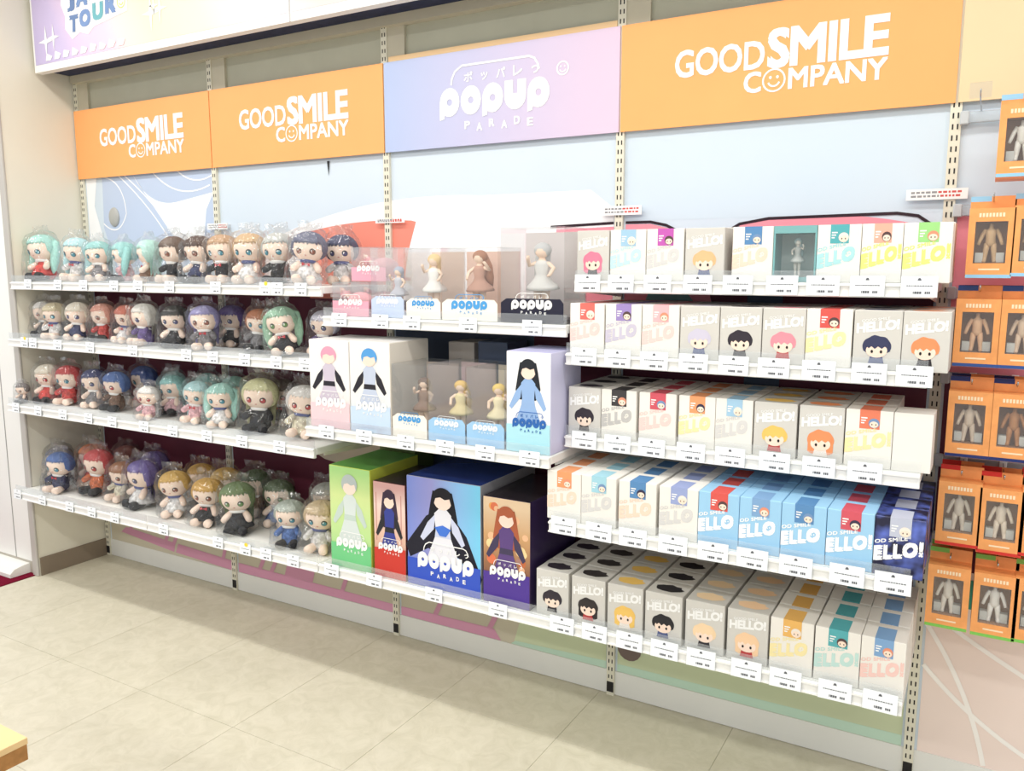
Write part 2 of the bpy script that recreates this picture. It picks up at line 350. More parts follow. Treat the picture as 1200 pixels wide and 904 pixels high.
nt.links.new(m3.outputs[0], rp.inputs[0]); nt.links.new(rp.outputs[0], bs.inputs['Base Color'])
pr = MB()
for a, b_ in ((.012, 1.52), (1.545, 3.05), (3.08, 4.58)): pr.poly([(a, .03), (b_, .03), (b_, .58), (a, .58)], -.001)
ob('sign_print', pr, gm, sg)
ob('panel_joint', MB().box(1.529, 1.536, -.0015, .001, 0, .6), mat('joint_grey', (196, 194, 194), .5), sg)
for ox in (0, .70, 1.55, 2.25):
    oz = .05 if ox == .70 else 0
    c = [(.235, .34), (.225, .25), (.25, .20), (.245, .15), (.29, .105), (.345, .125), (.40, .11), (.44, .135), (.66, .165), (.67, .36)]
    ob('cloud_print', MB().poly([(a+ox, b+oz) for a, b in c], -.002), PAPER, sg)
    for nm_, wd_, zz, rows_ in (('word_tour', .0, .130, (('T', .275, .335, 0), ('O', .345, .42, 1), ('U', .435, .505, 2), ('R', .52, .59, 1))), ('word_japan', .0, .215, (('J', .27, .32, 0), ('A', .33, .41, 1), ('P', .42, .49, 2), ('A', .50, .58, 2), ('N', .59, .66, 1)))):
        tl = MB()
        for s_, x0, x1, sl in rows_: letters(tl, s_, x0+ox, x1+ox, zz+oz+(x0-.27)*.16, zz+.068+oz+(x0-.27)*.16, -.003, sl, .05, shear=.08)
        q_ = ob(nm_, tl, [rgbm((104, 132, 178)), rgbm((120, 150, 200)), rgbm((110, 180, 190))], sg); q_['kind'] = 'stuff'
    ob('smiley_mark', smiley(MB(), .625+ox, .205+oz, .026, -.003), rgbm((214, 226, 120)), sg)
    for sx, sz, r in ((.10, .12, .055), (.155, .13, .045), (.82, .16, .03)):
        ob('sparkle_print', MB().poly([(sx+ox+(r if k % 2 == 0 else r*.22)*math.cos(k*math.pi/4), sz+oz*.3+(r*1.25 if k % 2 == 0 else r*.22)*math.sin(k*math.pi/4)) for k in range(8)], -.0025), PAPER, sg)
st = MB()
for k in range(9): st.poly([(.09+k*.062, .04), (.125+k*.062, .04), (.14+k*.062, .055+.004*(k % 3)), (.10+k*.062, .07+.004*(k % 2))], -.0026)
ob('stroke_print', st, PAPER, sg)['kind'] = 'stuff'
sf = struct(ob('trim_1', MB().box(0, SX1, -.154, -.031, 2.283, 2.30), mat('soffit_navy', (48, 54, 82), .6, .2, .3, 40)))

# ------------------------------------------------------------------ header banners
def banner(i, label, m, z0=1.825, z1=2.131, plain=False):
    b = tag(empty('header_banner', (i*B, -.014, 1.825)), label, 'banner')
    ob('banner_board', MB().box(.003 if i else -.012, B-.003, -.004, .001, z0-1.825, z1-1.825), m, b); return b
ORANGE = mat('banner_orange', (251, 176, 110), .5, .3, .025, 5)
gs = MB(); Y0 = -.0052
letters(gs, 'GOOD', .17, .425, .135, .212, Y0, 0, .020, .96)
letters(gs, 'SMILE', .432, .737, .132, .237, Y0, 0, .03, .92)
letters(gs, 'C', .37, .418, .073, .130, Y0, 0, .022)
smiley(gs, .452, .1015, .0315, Y0)
letters(gs, 'MPANY', .490, .737, .074, .129, Y0, 0, .022, .98)
gsm = gs.mesh('company_lettering')
for i, lb in ((0, 'orange header banner in the corner beside the cream side panel'), (1, 'orange header banner between the corner banner and the lilac banner'), (3, 'wide orange header banner above the white cartons')):
    b = banner(i, lb, ORANGE); ob('lettering', gsm, PAPER, b)
lm = bpy.data.materials.new('banner_lilac_gradient'); lm.use_nodes = True; nt = lm.node_tree; bs = nt.nodes['Principled BSDF']; bs.inputs['Roughness'].default_value = .5
tc = nt.nodes.new('ShaderNodeTexCoord'); sp = nt.nodes.new('ShaderNodeSeparateXYZ'); nt.links.new(tc.outputs['Object'], sp.inputs[0])
rp = nt.nodes.new('ShaderNodeValToRGB'); el = rp.color_ramp.elements
el[0].position = 0; el[0].color = (*lin((176, 192, 228)), 1); el[1].position = .9; el[1].color = (*lin((222, 198, 220)), 1)
nt.links.new(sp.outputs['X'], rp.inputs[0]); nt.links.new(rp.outputs[0], bs.inputs['Base Color'])
b = banner(2, 'lilac header banner reading POPUP PARADE in white bubble letters', lm)
ob('backing_card', MB().box(.02, .885, .0015, .0045, .2, .325), mat('card_tan', (244, 208, 160), .6), b)
def popup_logo(w_=.43, frame=True, smile=True):
    """bubble lettering logo, centred on x = 0, about w_ wide"""
    g = MB(); k = w_/.43
    def bub(x, kind):
        n = 20; cx, cz, rx, rz, hole = x, .045, .040, .047, .011
        if kind == 'U':
            out = [(cx-rx, .092), (cx-rx, .045)]+[(cx+rx*math.cos(R_(t)), .042+.043*math.sin(R_(t))) for t in range(190, 351, 20)]+[(cx+rx, .045), (cx+rx, .092), (cx+.008, .092), (cx+.008, .05), (cx-.008, .05), (cx-.008, .092)]
            g.poly([(a*k, b*k) for a, b in out], 0); return
        for q in range(n):
            a, b_ = 2*math.pi*q/n, 2*math.pi*(q+1)/n
            g.poly([(k*(cx+rx*math.cos(a)), k*(cz+rz*math.sin(a))), (k*(cx+rx*math.cos(b_)), k*(cz+rz*math.sin(b_))), (k*(cx+hole*math.cos(b_)), k*(cz+hole*math.sin(b_))), (k*(cx+hole*math.cos(a)), k*(cz+hole*math.sin(a)))], 0)
        if kind == 'P': g.poly([(k*(cx-rx), k*.05), (k*(cx-rx), k*-.012), (k*(cx-rx*.55), k*-.008), (k*(cx-rx*.4), k*.02)], -.0002)
    for q, kd in enumerate('POPUP'): bub(-.17+.085*q, kd)
    for q, ch in enumerate('PARADE'):
        x = -.10+.048*q; z = -.047 if q % 2 == 0 else -.056
        letters(g, ch, k*(x-.011), k*(x+.011), k*z, k*(z+.026), 0, 0, .03)
    if frame:
        for q, ch in enumerate('ポッパレっ'):
            x = -.095+.063*q; hs = .013 if q in (1, 4) else .017
            letters(g, ch, k*(x-hs), k*(x+hs), k*.104, k*(.104+hs*1.9), 0, 0, .02)
        g.band([(k*a, k*b_) for a, b_ in ([(-.163, .10), (-.16, .12), (-.148, .142), (-.12, .158)]+[(.135, .158), (.155, .15), (.168, .13), (.172, .115)])], k*.007, 0)
    if smile: smiley(g, k*.255, k*.108, k*.022, 0, 0, .2)
    return g
pl = popup_logo().mesh('popup_lettering')
pls = popup_logo(.43, True, False).mesh('popup_lettering_plain')
ob('lettering', pl, PAPER, b, (.452, -.0052, .100))
b = tag(ob('blank_banner', MB().box(4*B+.003, 5*B-.003, -.018, -.013, 1.825, 2.131), mat('banner_tan', (232, 208, 168), .55, .3, .02, 5)), 'plain tan header banner above the hanging orange packages', 'banner')
# notice strips on the uprights
for x, wd, z0, z1, lb in ((.911, .12, 1.575, 1.60, 'white notice strip on upright behind the brown-haired plush dolls'), (1.815, .13, 1.578, 1.592, 'thin white notice strip on upright in front of red printed shape'), (2.711, .13, 1.578, 1.606, 'white two-line notice strip on upright beside the clear figure cases'), (3.57, .14, 1.590, 1.617, 'white two-line notice strip next to the tan banner and hanging packages')):
    n = tag(empty('notice_strip', (x, -.016, z0)), lb, 'notice')
    ob('card', MB().box(-wd/2, wd/2, -.002, .002, 0, z1-z0), PAPER, n)
    p = MB()
    for r_ in range(2):
        q = -wd*.42
        while q < wd*.40:
            l = random.uniform(.004, .012); p.poly([(q, (z1-z0)*(.6-.35*r_)), (q+l, (z1-z0)*(.6-.35*r_)), (q+l, (z1-z0)*(.6-.35*r_)+.005), (q, (z1-z0)*(.6-.35*r_)+.005)], -.0024, 1 if q > wd*.02 else 0); q += l+.003
    ob('fine_print', p, [GREYP, rgbm((210, 90, 84))], n)

# ------------------------------------------------------------------ shelves
RH = .034
def shelf(x0, x1, d, zb, label, lip=True):
    """zb = bottom of the front rail; the goods stand at zb + RH"""
    s = tag(empty('shelf', ((x0+x1)/2, 0, zb)), label, 'shelf'); h = (x1-x0)/2-.002
    ob('shelf_board', MB().box(-h, h, -d+.013, -.014, RH-.024, RH-.0005, 0, .002), SHELFW, s)
    mb = MB(); mb.box(-h, h, -d, -d+.012, 0, RH-.0005, 0, .0015); mb.box(-h, h, -d-.004, -d, RH-.008, RH-.003); mb.box(-h, h, -d-.004, -d, .002, .006)
    ob('price_rail', mb, RAILW, s)
    if lip: ob('clear_lip', MB().box(-h, h, -d+.004, -d+.0055, RH, RH+.028), LIPM, s)
    for sx in (-1, 1):
        x = sx*(h-.012); bk = MB()
        pf = [(-.013, RH-.026), (-d+.06, RH-.026), (-d+.06, RH-.036), (-.013, RH-.055)]
        bk.add([(x+t, y, z) for t in (-.0012, .0012) for y, z in pf], [(3, 2, 1, 0), (4, 5, 6, 7)]+[(i, (i+1) % 4, 4+(i+1) % 4, 4+i) for i in range(4)])
        ob('bracket', bk, SHELFW, s)
    return s
LV = {  # level: depth, bottom of rail
 'L1': (.365, 1.323), 'L2': (.396, 1.075), 'L3': (.423, .788), 'BT': (.425, .392), 'MA': (.365, 1.227), 'MB': (.462, .873),
 'R1': (.322, 1.350), 'R2': (.374, 1.152), 'R3': (.374, .920), 'R4': (.470, .699)}
NM = {'L1': 'top shelf of plush dolls', 'L2': 'second shelf of plush dolls', 'L3': 'third shelf of plush dolls', 'BT': 'lowest shelf'}
for k in ('L1', 'L2', 'L3', 'BT'):
    for i in range(2): shelf(i*B-(.018 if i == 0 else 0), (i+1)*B, *LV[k], 'white %s, %s' % (NM[k] if k != 'BT' else 'lowest shelf of plush dolls', 'against the cream side panel' if i == 0 else 'beside the boxed figures'))
shelf(2*B, 3*B, *LV['MA'], 'white shelf carrying clear figure cases')
shelf(2*B, 3*B, *LV['MB'], 'white shelf carrying tall window boxes under the clear figure cases')
shelf(2*B, 3*B, *LV['BT'], 'lowest white shelf carrying the large blue figure box')
for k, lb in (('R1', 'white top shelf of small cartons'), ('R2', 'white second shelf of small cartons'), ('R3', 'white third shelf of small cartons'), ('R4', 'white fourth shelf carrying the light blue cartons'), ('BT', 'lowest white shelf carrying grey cartons stacked several deep')):
    shelf(3*B, 4*B, *LV[k], lb)
def top(k): return LV[k][1]+RH

# ------------------------------------------------------------------ plush dolls
HZ, HR = .128, (.058, .054, .052)
def _m(f):
    mb = MB(); f(mb); return mb
head_me = MB().ell((0, 0, HZ), HR, 0, 20, 14).mesh('head')
body_me = MB().tube([(0, .002, .004), (0, .002, .018), (0, .002, .045), (0, .002, .075), (0, .002, .092)], [.024, .036, .035, .025, .014], 0, 14).mesh('body')
skirt_me = MB().tube([(0, 0, .058), (0, -.002, .040), (0, -.004, .020), (0, -.004, .018)], [.033, .042, .054, .036], 0, 18).mesh('skirt')
collar_me = MB().tube([(0, 0, .082), (0, -.002, .078), (0, -.003, .072)], [.024, .033, .030], 0, 14).mesh('collar')
arm_me = MB().tube([(.020, -.004, .076), (.034, -.016, .064), (.044, -.030, .054), (.047, -.037, .051), (.048, -.040, .050)], [.011, .0125, .0125, .010, .004], 0, 8).mesh('arm')
arm_l = MB().tube([(-.020, -.004, .076), (-.034, -.016, .064), (-.044, -.030, .054), (-.047, -.037, .051), (-.048, -.040, .050)], [.011, .0125, .0125, .010, .004], 0, 8).mesh('arm')
def legm(s):
    return MB().tube([(s*.016, -.010, .018), (s*.022, -.034, .016), (s*.026, -.056, .017), (s*.027, -.066, .020), (s*.027, -.071, .021)], [.015, .0155, .017, .015, .006], 0, 10).mesh('leg')
leg_r, leg_l = legm(1), legm(-1)
def hairmesh(style):
    n, rows = 56, 9; V = []; F = []
    for k in range(n):
        ph = -180+360*k/n; a = abs(ph)
        zig = abs(((k*3.3) % 8)/4-1)
        if a < 58: te = 60+14*zig+(6 if style == 'bob' else 0)
        elif a < 74: te = 98+10*zig
        else: te = {'short': 112, 'bob': 128, 'long': 134, 'tails': 116}[style]+8*zig
        for i in range(rows+2):
            t = R_(te*min(i, rows)/rows); rr = 1.10+(.030*math.cos(R_(ph*9))+.018*math.cos(R_(ph*17+40)))*min(1, i/4)
            if i == rows: rr = 1.06
            if i == rows+1: rr = .97
            V.append((HR[0]*rr*math.sin(t)*math.sin(R_(ph)), -HR[1]*rr*math.sin(t)*math.cos(R_(ph)), HZ+HR[2]*rr*math.cos(t)))
    q = rows+2
    for k in range(n):
        for i in range(q-1): F.append((k*q+i, k*q+i+1, ((k+1) % n)*q+i+1, ((k+1) % n)*q+i))
    return MB().add(V, F, 0, True).mesh('hair')
hair_me = {s: hairmesh(s) for s in ('short', 'bob', 'long', 'tails')}
def curtain():
    V = []; F = []; n = 13; rows = 8
    for layer in (0, 1):
        for i in range(rows+1):
            t = i/rows
            for k in range(n):
                u = (k/(n-1)-.5)*2; wv = .004*math.cos(k*2.1)
                V.append((u*(.056-.010*t), (.050-.010*t)*math.sqrt(max(0, 1-u*u*.86))+wv*t-layer*.012-.003, HZ-.004-t*(.105-.012*((k*5) % 3))))
    N = n*(rows+1)
    for i in range(rows):
        for k in range(n-1):
            a = i*n+k; F.append((a, a+1, a+n+1, a+n)); F.append((N+a, N+a+n, N+a+n+1, N+a+1))
    return MB().add(V, F, 0, True).mesh('back_hair')
curtain_me = curtain()
def tail(s): return MB().tube([(s*.044, .014, .158), (s*.056, .012, .150), (s*.060, .006, .115), (s*.060, -.002, .075), (s*.055, -.006, .042), (s*.052, -.008, .026)], [.008, .015, .018, .017, .011, .003], 0, 10).mesh('hair_tail')
tail_r, tail_l = tail(1), tail(-1)
def facem():
    mb = MB()
    for s in (-1, 1):
        for rr, hh, sl, lift, dx, dz in ((.0100, .0108, 0, .0006, 0, 0), (.0080, .0080, 1, .0012, 0, -.0014), (.0028, .0030, 2, .0018, -.0025, .003)):
            ring = []
            for q in range(14):
                a = 2*math.pi*q/14; x = s*.024+dx+rr*math.cos(a); z = -.013+dz+hh*math.sin(a)
                y = -HR[1]*math.sqrt(max(.01, 1-(x/HR[0])**2-(z/HR[2])**2))-lift
                ring.append((x, y, HZ+z))
            mb.add(ring, [tuple(range(14))], sl, True)
    ring = [(.004*math.cos(2*math.pi*q/8), -HR[1]*.91-.0012, HZ-.027+.0016*math.sin(2*math.pi*q/8)) for q in range(8)]
    ring = [(x, -HR[1]*math.sqrt(max(.01, 1-(x/HR[0])**2-((z-HZ)/HR[2])**2))-.0008, z) for x, y, z in ring]
    mb.add(ring, [tuple(range(8))], 3, True)
    return mb.mesh('face', 4)
face_me = facem()
bow_me = MB().add([(0, -.036, .070), (-.014, -.037, .077), (-.014, -.037, .063), (.014, -.037, .077), (.014, -.037, .063), (0, -.042, .070)], [(5, 1, 2), (5, 4, 3), (0, 2, 1), (0, 3, 4), (5, 2, 0), (5, 0, 1), (5, 3, 0), (5, 0, 4)]).mesh('bow')
def bagmesh(seed):
    rnd = random.Random(seed); n = 34; V = []; F = []
    base = [(.0015, .048, .060), (.012, .060, .073), (.045, .064, .072), (.085, .066, .064), (.125, .068, .063), (.158, .065, .060), (.182, .056, .046), (.198, .050, .018), (.214, .058, .005)]
    rows = []
    for a, b in zip(base[:-1], base[1:]): rows += [a, tuple((p+q)/2 for p, q in zip(a, b))]
    rows.append(base[-1]); nr = len(rows); off = Vector((seed*7.3, seed*3.1, 0))
    for i, (z, rx, ry) in enumerate(rows):
        for k in range(n):
            a = 2*math.pi*k/n; c, s_ = math.cos(a), math.sin(a)
            x = rx*math.copysign(abs(c)**.75, c); y = -.012*(1-i/nr)+ry*math.copysign(abs(s_)**.75, s_)
            f = 0 if i == 0 else .0075*noise.noise(Vector((x*38, y*38, z*30))+off)+.004*noise.noise(Vector((x*95, y*95, z*60))+off)
            jj = .0022 if i else .0005
            V.append((x+c*f+rnd.uniform(-jj, jj), y+s_*f+rnd.uniform(-jj, jj), z+(rnd.uniform(-.003, .003) if 2 < i else 0)+(rnd.uniform(0, .012) if i == nr-1 else 0)))
    for i in range(nr-1):
        for k in range(n):
            a, b_ = i*n+k, i*n+(k+1) % n
            if rnd.random() < .5: F += [(a, b_, b_+n), (a, b_+n, a+n)]
            else: F += [(a, b_, a+n), (b_, b_+n, a+n)]
    F.append(tuple(reversed(range(n))))
    return MB().add(V, F).mesh('plastic_bag')
bags = [bagmesh(k) for k in range(5)]
HC = {'pale mint': (172, 226, 214), 'ivory': (232, 228, 220), 'ice blue': (180, 226, 236), 'mint': (158, 222, 210), 'cyan': (172, 224, 230), 'teal': (138, 208, 206), 'brown': (96, 72, 58), 'dark brown': (74, 52, 44), 'light brown': (196, 150, 108), 'sandy': (214, 172, 122),
 'silver': (190, 192, 188), 'navy': (58, 62, 96), 'slate': (92, 96, 124), 'white': (226, 222, 218), 'pale blond': (216, 200, 158), 'coral': (226, 108, 84), 'salmon': (232, 150, 128), 'black': (40, 38, 36), 'lavender': (138, 132, 196),
 'purple': (82, 62, 142), 'violet': (92, 74, 158), 'ginger': (176, 92, 50), 'pale green': (134, 186, 152), 'lilac white': (204, 202, 222), 'grey': (104, 96, 94), 'cream': (240, 230, 208), 'red': (206, 52, 54), 'indigo': (52, 58, 108),
 'blue': (56, 92, 170), 'royal blue': (38, 66, 150), 'lime blond': (206, 204, 144), 'dark green': (58, 78, 46), 'olive green': (92, 118, 64), 'blond': (222, 168, 66), 'golden': (216, 156, 52), 'red brown': (120, 52, 44), 'grey green': (160, 172, 160), 'ash blond': (206, 176, 130), 'orange': (222, 112, 60), 'chestnut': (150, 86, 48), 'lilac': (170, 156, 206), 'sky blue': (150, 200, 230)}
OC = {'red': (214, 60, 56), 'white': (236, 234, 232), 'black': (40, 40, 44), 'navy': (46, 52, 88), 'grey': (124, 122, 126), 'pink': (240, 178, 186), 'blue': (74, 112, 186), 'dark green': (44, 70, 52), 'brown': (120, 86, 66), 'cream': (240, 222, 196), 'orange': (226, 110, 62), 'purple': (104, 84, 150), 'pale blue': (176, 208, 232)}
EC = [(80, 150, 170), (150, 90, 70), (190, 70, 70), (90, 90, 130), (110, 150, 90)]
LIPC = rgbm((206, 110, 100))
PL = {  # px of the head, Y, scale, yaw, roll, style, hair, outfit, eye
 'L1': [(52, -.25, 1.12, 18, -3, 'tails', 'mint', 'red', 0), (90, -.25, 1.02, 20, 3, 'tails', 'cyan', 'white', 0), (118, -.27, .92, 30, -4, 'long', 'teal', 'grey', 0), (146, -.26, .9, -25, -2, 'tails', 'teal', 'pink', 0), (176, -.25, .94, -35, 1, 'long', 'pale mint', 'brown', 0),
        (204, -.26, 1.0, 5, 0, 'bob', 'brown', 'black', 1), (234, -.26, 1.0, 14, 0, 'bob', 'dark brown', 'navy', 1), (262, -.26, 1.0, 22, -2, 'long', 'light brown', 'black', 0), (293, -.26, 1.02, 25, 0, 'long', 'sandy', 'white', 0),
        (328, -.26, 1.0, 28, -2, 'short', 'silver', 'black', 0), (364, -.25, 1.0, 38, 5, 'bob', 'slate', 'white', 1), (396, -.14, .98, 35, 0, 'bob', 'navy', 'white', 3)],
 'L2': [(38, -.27, .95, 5, -4, 'short', 'white', 'black', 1), (63, -.29, .95, 28, 0, 'bob', 'pale blond', 'white', 0), (91, -.29, .97, 32, 2, 'bob', 'cream', 'navy', 3), (122, -.27, .95, 10, -3, 'long', 'salmon', 'red', 1), (148, -.27, .93, 12, 3, 'bob', 'coral', 'white', 1), (169, -.30, 1.0, 0, 2, 'long', 'ivory', 'purple', 3),
        (205, -.29, .98, 36, 0, 'bob', 'black', 'black', 3), (241, -.30, 1.0, 40, -2, 'long', 'lavender', 'grey', 1), (272, -.16, .98, 20, 0, 'bob', 'purple', 'black', 3), (301, -.27, .94, 34, 7, 'bob', 'ginger', 'grey', 0), (340, -.30, 1.02, 40, -8, 'tails', 'pale green', 'black', 4), (372, -.24, .95, 20, 4, 'bob', 'lilac white', 'purple', 3)],
 'L3': [(42, -.30, .98, 20, 0, 'bob', 'cream', 'red', 2), (80, -.29, .98, 22, 2, 'long', 'red', 'red', 0), (112, -.28, .94, 20, -3, 'short', 'indigo', 'grey', 3), (140, -.27, .94, 10, 3, 'bob', 'blue', 'brown', 2), (164, -.17, 1.0, -20, 0, 'long', 'royal blue', 'red', 0), (178, -.33, .75, 30, 4, 'short', 'white', 'pink', 2),
        (203, -.24, .92, 10, -4, 'long', 'teal', 'pink', 0), (228, -.31, .92, 24, 6, 'long', 'cyan', 'pink', 0), (259, -.31, .95, 30, 0, 'tails', 'mint', 'white', 0), (304, -.30, 1.12, 32, 3, 'long', 'lime blond', 'black', 2), (331, -.16, 1.0, 20, 0, 'bob', 'dark brown', 'black', 2), (351, -.31, 1.05, 36, 8, 'long', 'white', 'cream', 2),
        (204, -.12, .9, 0, 0, 'bob', 'ice blue', 'white', 0), (240, -.14, .95, 10, 0, 'long', 'teal', 'white', 0), (275, -.14, .95, 14, 0, 'bob', 'mint', 'white', 0)],
 'BT': [(60, -.28, .98, 12, -4, 'short', 'grey', 'navy', 2), (78, -.27, .98, 18, 4, 'short', 'blue', 'navy', 0), (95, -.24, 1.05, 10, -3, 'long', 'orange', 'red', 2), (115, -.23, 1.08, 14, 5, 'long', 'red', 'orange', 2), (132, -.15, 1.0, 6, 0, 'long', 'red brown', 'brown', 1), (143, -.27, .92, 12, 6, 'bob', 'chestnut', 'cream', 1),
        (166, -.29, 1.08, -2, 3, 'long', 'violet', 'white', 3), (180, -.15, 1.05, 0, -3, 'long', 'purple', 'black', 3), (207, -.30, 1.0, 30, -4, 'short', 'blond', 'white', 1), (236, -.15, .98, 30, 0, 'short', 'golden', 'black', 0), (241, -.32, 1.0, 30, 4, 'bob', 'golden', 'black', 1), (267, -.16, 1.0, 34, -3, 'bob', 'blond', 'dark green', 1),
        (279, -.33, 1.06, 36, -2, 'long', 'olive green', 'black', 4), (300, -.13, 1.02, 10, -1, 'long', 'dark green', 'brown', 1), (320, -.20, .98, 30, 2, 'long', 'dark green', 'blue', 4), (338, -.34, .92, 30, 1, 'short', 'grey green', 'blue', 0), (383, -.10, .95, 28, 0, 'bob', 'silver', 'black', 0), (371, -.34, 1.0, 30, 4, 'bob', 'ash blond', 'white', 0)]}
PSEEN = {}
PITEM = []   # (level, X, short description) for the price cards
cols_ = {'tails': 'long bunches', 'long': 'long hair', 'bob': 'bobbed hair', 'short': 'short hair'}
for lv, items in PL.items():
    z = top(lv); sm_ = {'L1': .98, 'L2': .90, 'L3': .94, 'BT': .98}[lv]; xmax = {'L1': 1.735, 'L2': 1.73, 'L3': 1.73, 'BT': 1.77}[lv]
    P = [[col(px, Y, z+HZ*sc*sm_), Y, sc*sm_] for (px, Y, sc, *_r) in items]
    for it in range(300):
        for a in range(len(P)):
            for b in range(a):
                dx, dy = P[a][0]-P[b][0], P[a][1]-P[b][1]; need = .069*(P[a][2]+P[b][2]); l = math.hypot(dx, dy*.9) or 1e-4
                if l < need:
                    k = (need-l)/l*.25; P[a][0] += dx*k; P[b][0] -= dx*k; P[a][1] += dy*k; P[b][1] -= dy*k
        for p in P:
            p[0] = min(max(p[0], .10 if lv == 'L3' else .062), xmax); p[1] = min(max(p[1], -LV[lv][0]+.100*p[2]), -.082)
    for n_, (px, Y, sc, yaw, roll, sty, hc, oc, ec) in enumerate(items):
        X, Y, sc = P[n_]
        r = empty('plush_doll', (X, Y, z+abs(math.sin(R_(roll)))*.045*sc+.001), (0, R_(roll), R_(yaw-(10 if lv in ('L1', 'L2') else 4))), (sc, sc, sc))
        tag(r, 'bagged plush doll with %s %s and %s clothes, %s plush shelf' % (hc, {'tails': 'bunches', 'long': 'long hair', 'bob': 'bob', 'short': 'short hair'}[sty], oc, {'L1': 'top', 'L2': 'second', 'L3': 'third', 'BT': 'lowest'}[lv]), 'plush doll', 'bagged plush dolls')
        PITEM.append((lv, X, '%s-haired plush' % hc))
        hm = mat('plush_hair_'+hc.replace(' ', '_'), wash(HC[hc], .22), .95, .06, .16, 180, .6); om = mat('plush_cloth_'+oc.replace(' ', '_'), wash(OC[oc], .14), .95, .06, .5, 70, .5)
        ob('head', head_me, SKIN, r); ob('body', body_me, om, r); ob('hair', hair_me[sty], hm, r)
        ob('face', face_me, [DARK, rgbm(EC[ec]), PAPER, LIPC], r)
        ob('arm', arm_me, om if n_ % 2 else SKIN, r); ob('arm', arm_l, om if n_ % 2 else SKIN, r)
        lm_ = SKIN if n_ % 3 else mat('plush_cloth_black', OC['black'], .9)
        ob('leg', leg_r, lm_, r); ob('leg', leg_l, lm_, r)
        if sty == 'long': ob('back_hair', curtain_me, hm, r)
        if sty == 'tails': ob('hair_tail', tail_r, hm, r); ob('hair_tail', tail_l, hm, r)
        if n_ % 2 == 0: ob('skirt', skirt_me, om, r)
        ob('collar', collar_me, PAPER if oc not in ('white', 'cream') else rgbm((90, 100, 150)), r)
        if n_ % 3 == 1: ob('bow', bow_me, rgbm((196, 60, 70)), r)
        ob('plastic_bag', bags[(n_*3+len(lv)+ord(lv[1])) % 5], BAGM, r, rot=(0, 0, R_(-yaw*.7)))
# small grey plush hanging over the left end of the third shelf
r = tag(empty('plush_doll', (.018, -.372, top('L3')+.001), (0, 0, R_(10)), (.48, .48, .48)), 'small grey plush doll in bag at the end of the third plush shelf', 'plush doll', 'bagged plush dolls')
for nm, me_, mt in (('head', head_me, SKIN), ('body', body_me, mat('plush_cloth_grey', OC['grey'], .9)), ('hair', hair_me['short'], mat('plush_hair_grey', HC['grey'], .9)), ('arm', arm_me, SKIN), ('arm', arm_l, SKIN), ('leg', leg_r, DARK), ('leg', leg_l, DARK), ('plastic_bag', bags[1], BAGM)): ob(nm, me_, mt, r)
ob('face', face_me, [DARK, rgbm(EC[1]), PAPER, LIPC], r)

# ------------------------------------------------------------------ small cartons (right bay)
CW, CD, CH = .0985, .094, .136
def carton_mesh(w_=CW, d=CD, h=CH): return MB().box(-w_/2, w_/2, 0, d, 0, h, 0, .0012).mesh('carton')
cm = carton_mesh()
flap_me = MB().box(-CW/2+.003, CW/2-.003, .0045, .0052, CH-.0004, CH+.0002).mesh('lid_flap')
hello_w = MB(); letters(hello_w, 'ELLO', -.049, .037, .031, .066, -.0004, 0, .06, 1.12, rise=.25); letters(hello_w, 'OD SMILE', -.048, .016, .0715, .0805, -.0004, 0, .03, 1.05, rise=.25); hello_w.disc(.0185, .067, .0013, .0019, -.0007); hello_w.disc(.0240, .0683, .0013, .0019, -.0007); hello_w.band([(.0165, .0615), (.0195, .0590), (.0230, .0598), (.0255, .0635)], .0020, -.0007); hello_w = hello_w.mesh('lettering')
hello_x = MB(); letters(hello_x, 'ELLO!', -.049, .047, .031, .066, -.0004, 0, .06, 1.12, rise=.25); letters(hello_x, 'OD SMILE', -.048, .016, .0715, .0805, -.0004, 0, .03, 1.05, rise=.25); hello_x = hello_x.mesh('lettering')
hello_g = MB(); letters(hello_g, 'HELLO!', -.044, .044, .082, .106, -.0004, 0, .045, .95, rise=.14); letters(hello_g, 'GOOD SMILE', -.034, .024, .108, .1145, -.0004, 0, .02, 1, rise=.14); hello_g = hello_g.mesh('lettering')
def stick():
    mb = MB(); x0, x1 = -.020, .022
    mb.poly([(x0, CH-.044), (x1, CH-.044), (x1, CH+.0004), (x0, CH+.0004)], -.0005, 0)
    mb.add([(x0, -.0005, CH+.0004), (x1, -.0005, CH+.0004), (x1, .07, CH+.0004), (x0, .07, CH+.0004)], [(0, 1, 2, 3)], 0)
    for k in range(3): mb.poly([(x0+.003, CH-.020-.006*k), (x0+.016-.003*k, CH-.020-.006*k), (x0+.016-.003*k, CH-.017-.006*k), (x0+.003, CH-.017-.006*k)], -.0008, 1)
    return mb.mesh('sticker', 2)
stick_me = stick()
def stickhead():
    mb = MB(); mb.disc(.010, CH-.030, .0115, .0115, -.0010, 0); mb.disc(.010, CH-.033, .009, .0075, -.0013, 1)
    for s in (-1, 1): mb.disc(.010+s*.004, CH-.033, .0012, .002, -.0016, 2, 8)
    return mb.mesh('sticker_print', 3)
stickhead_me = stickhead()
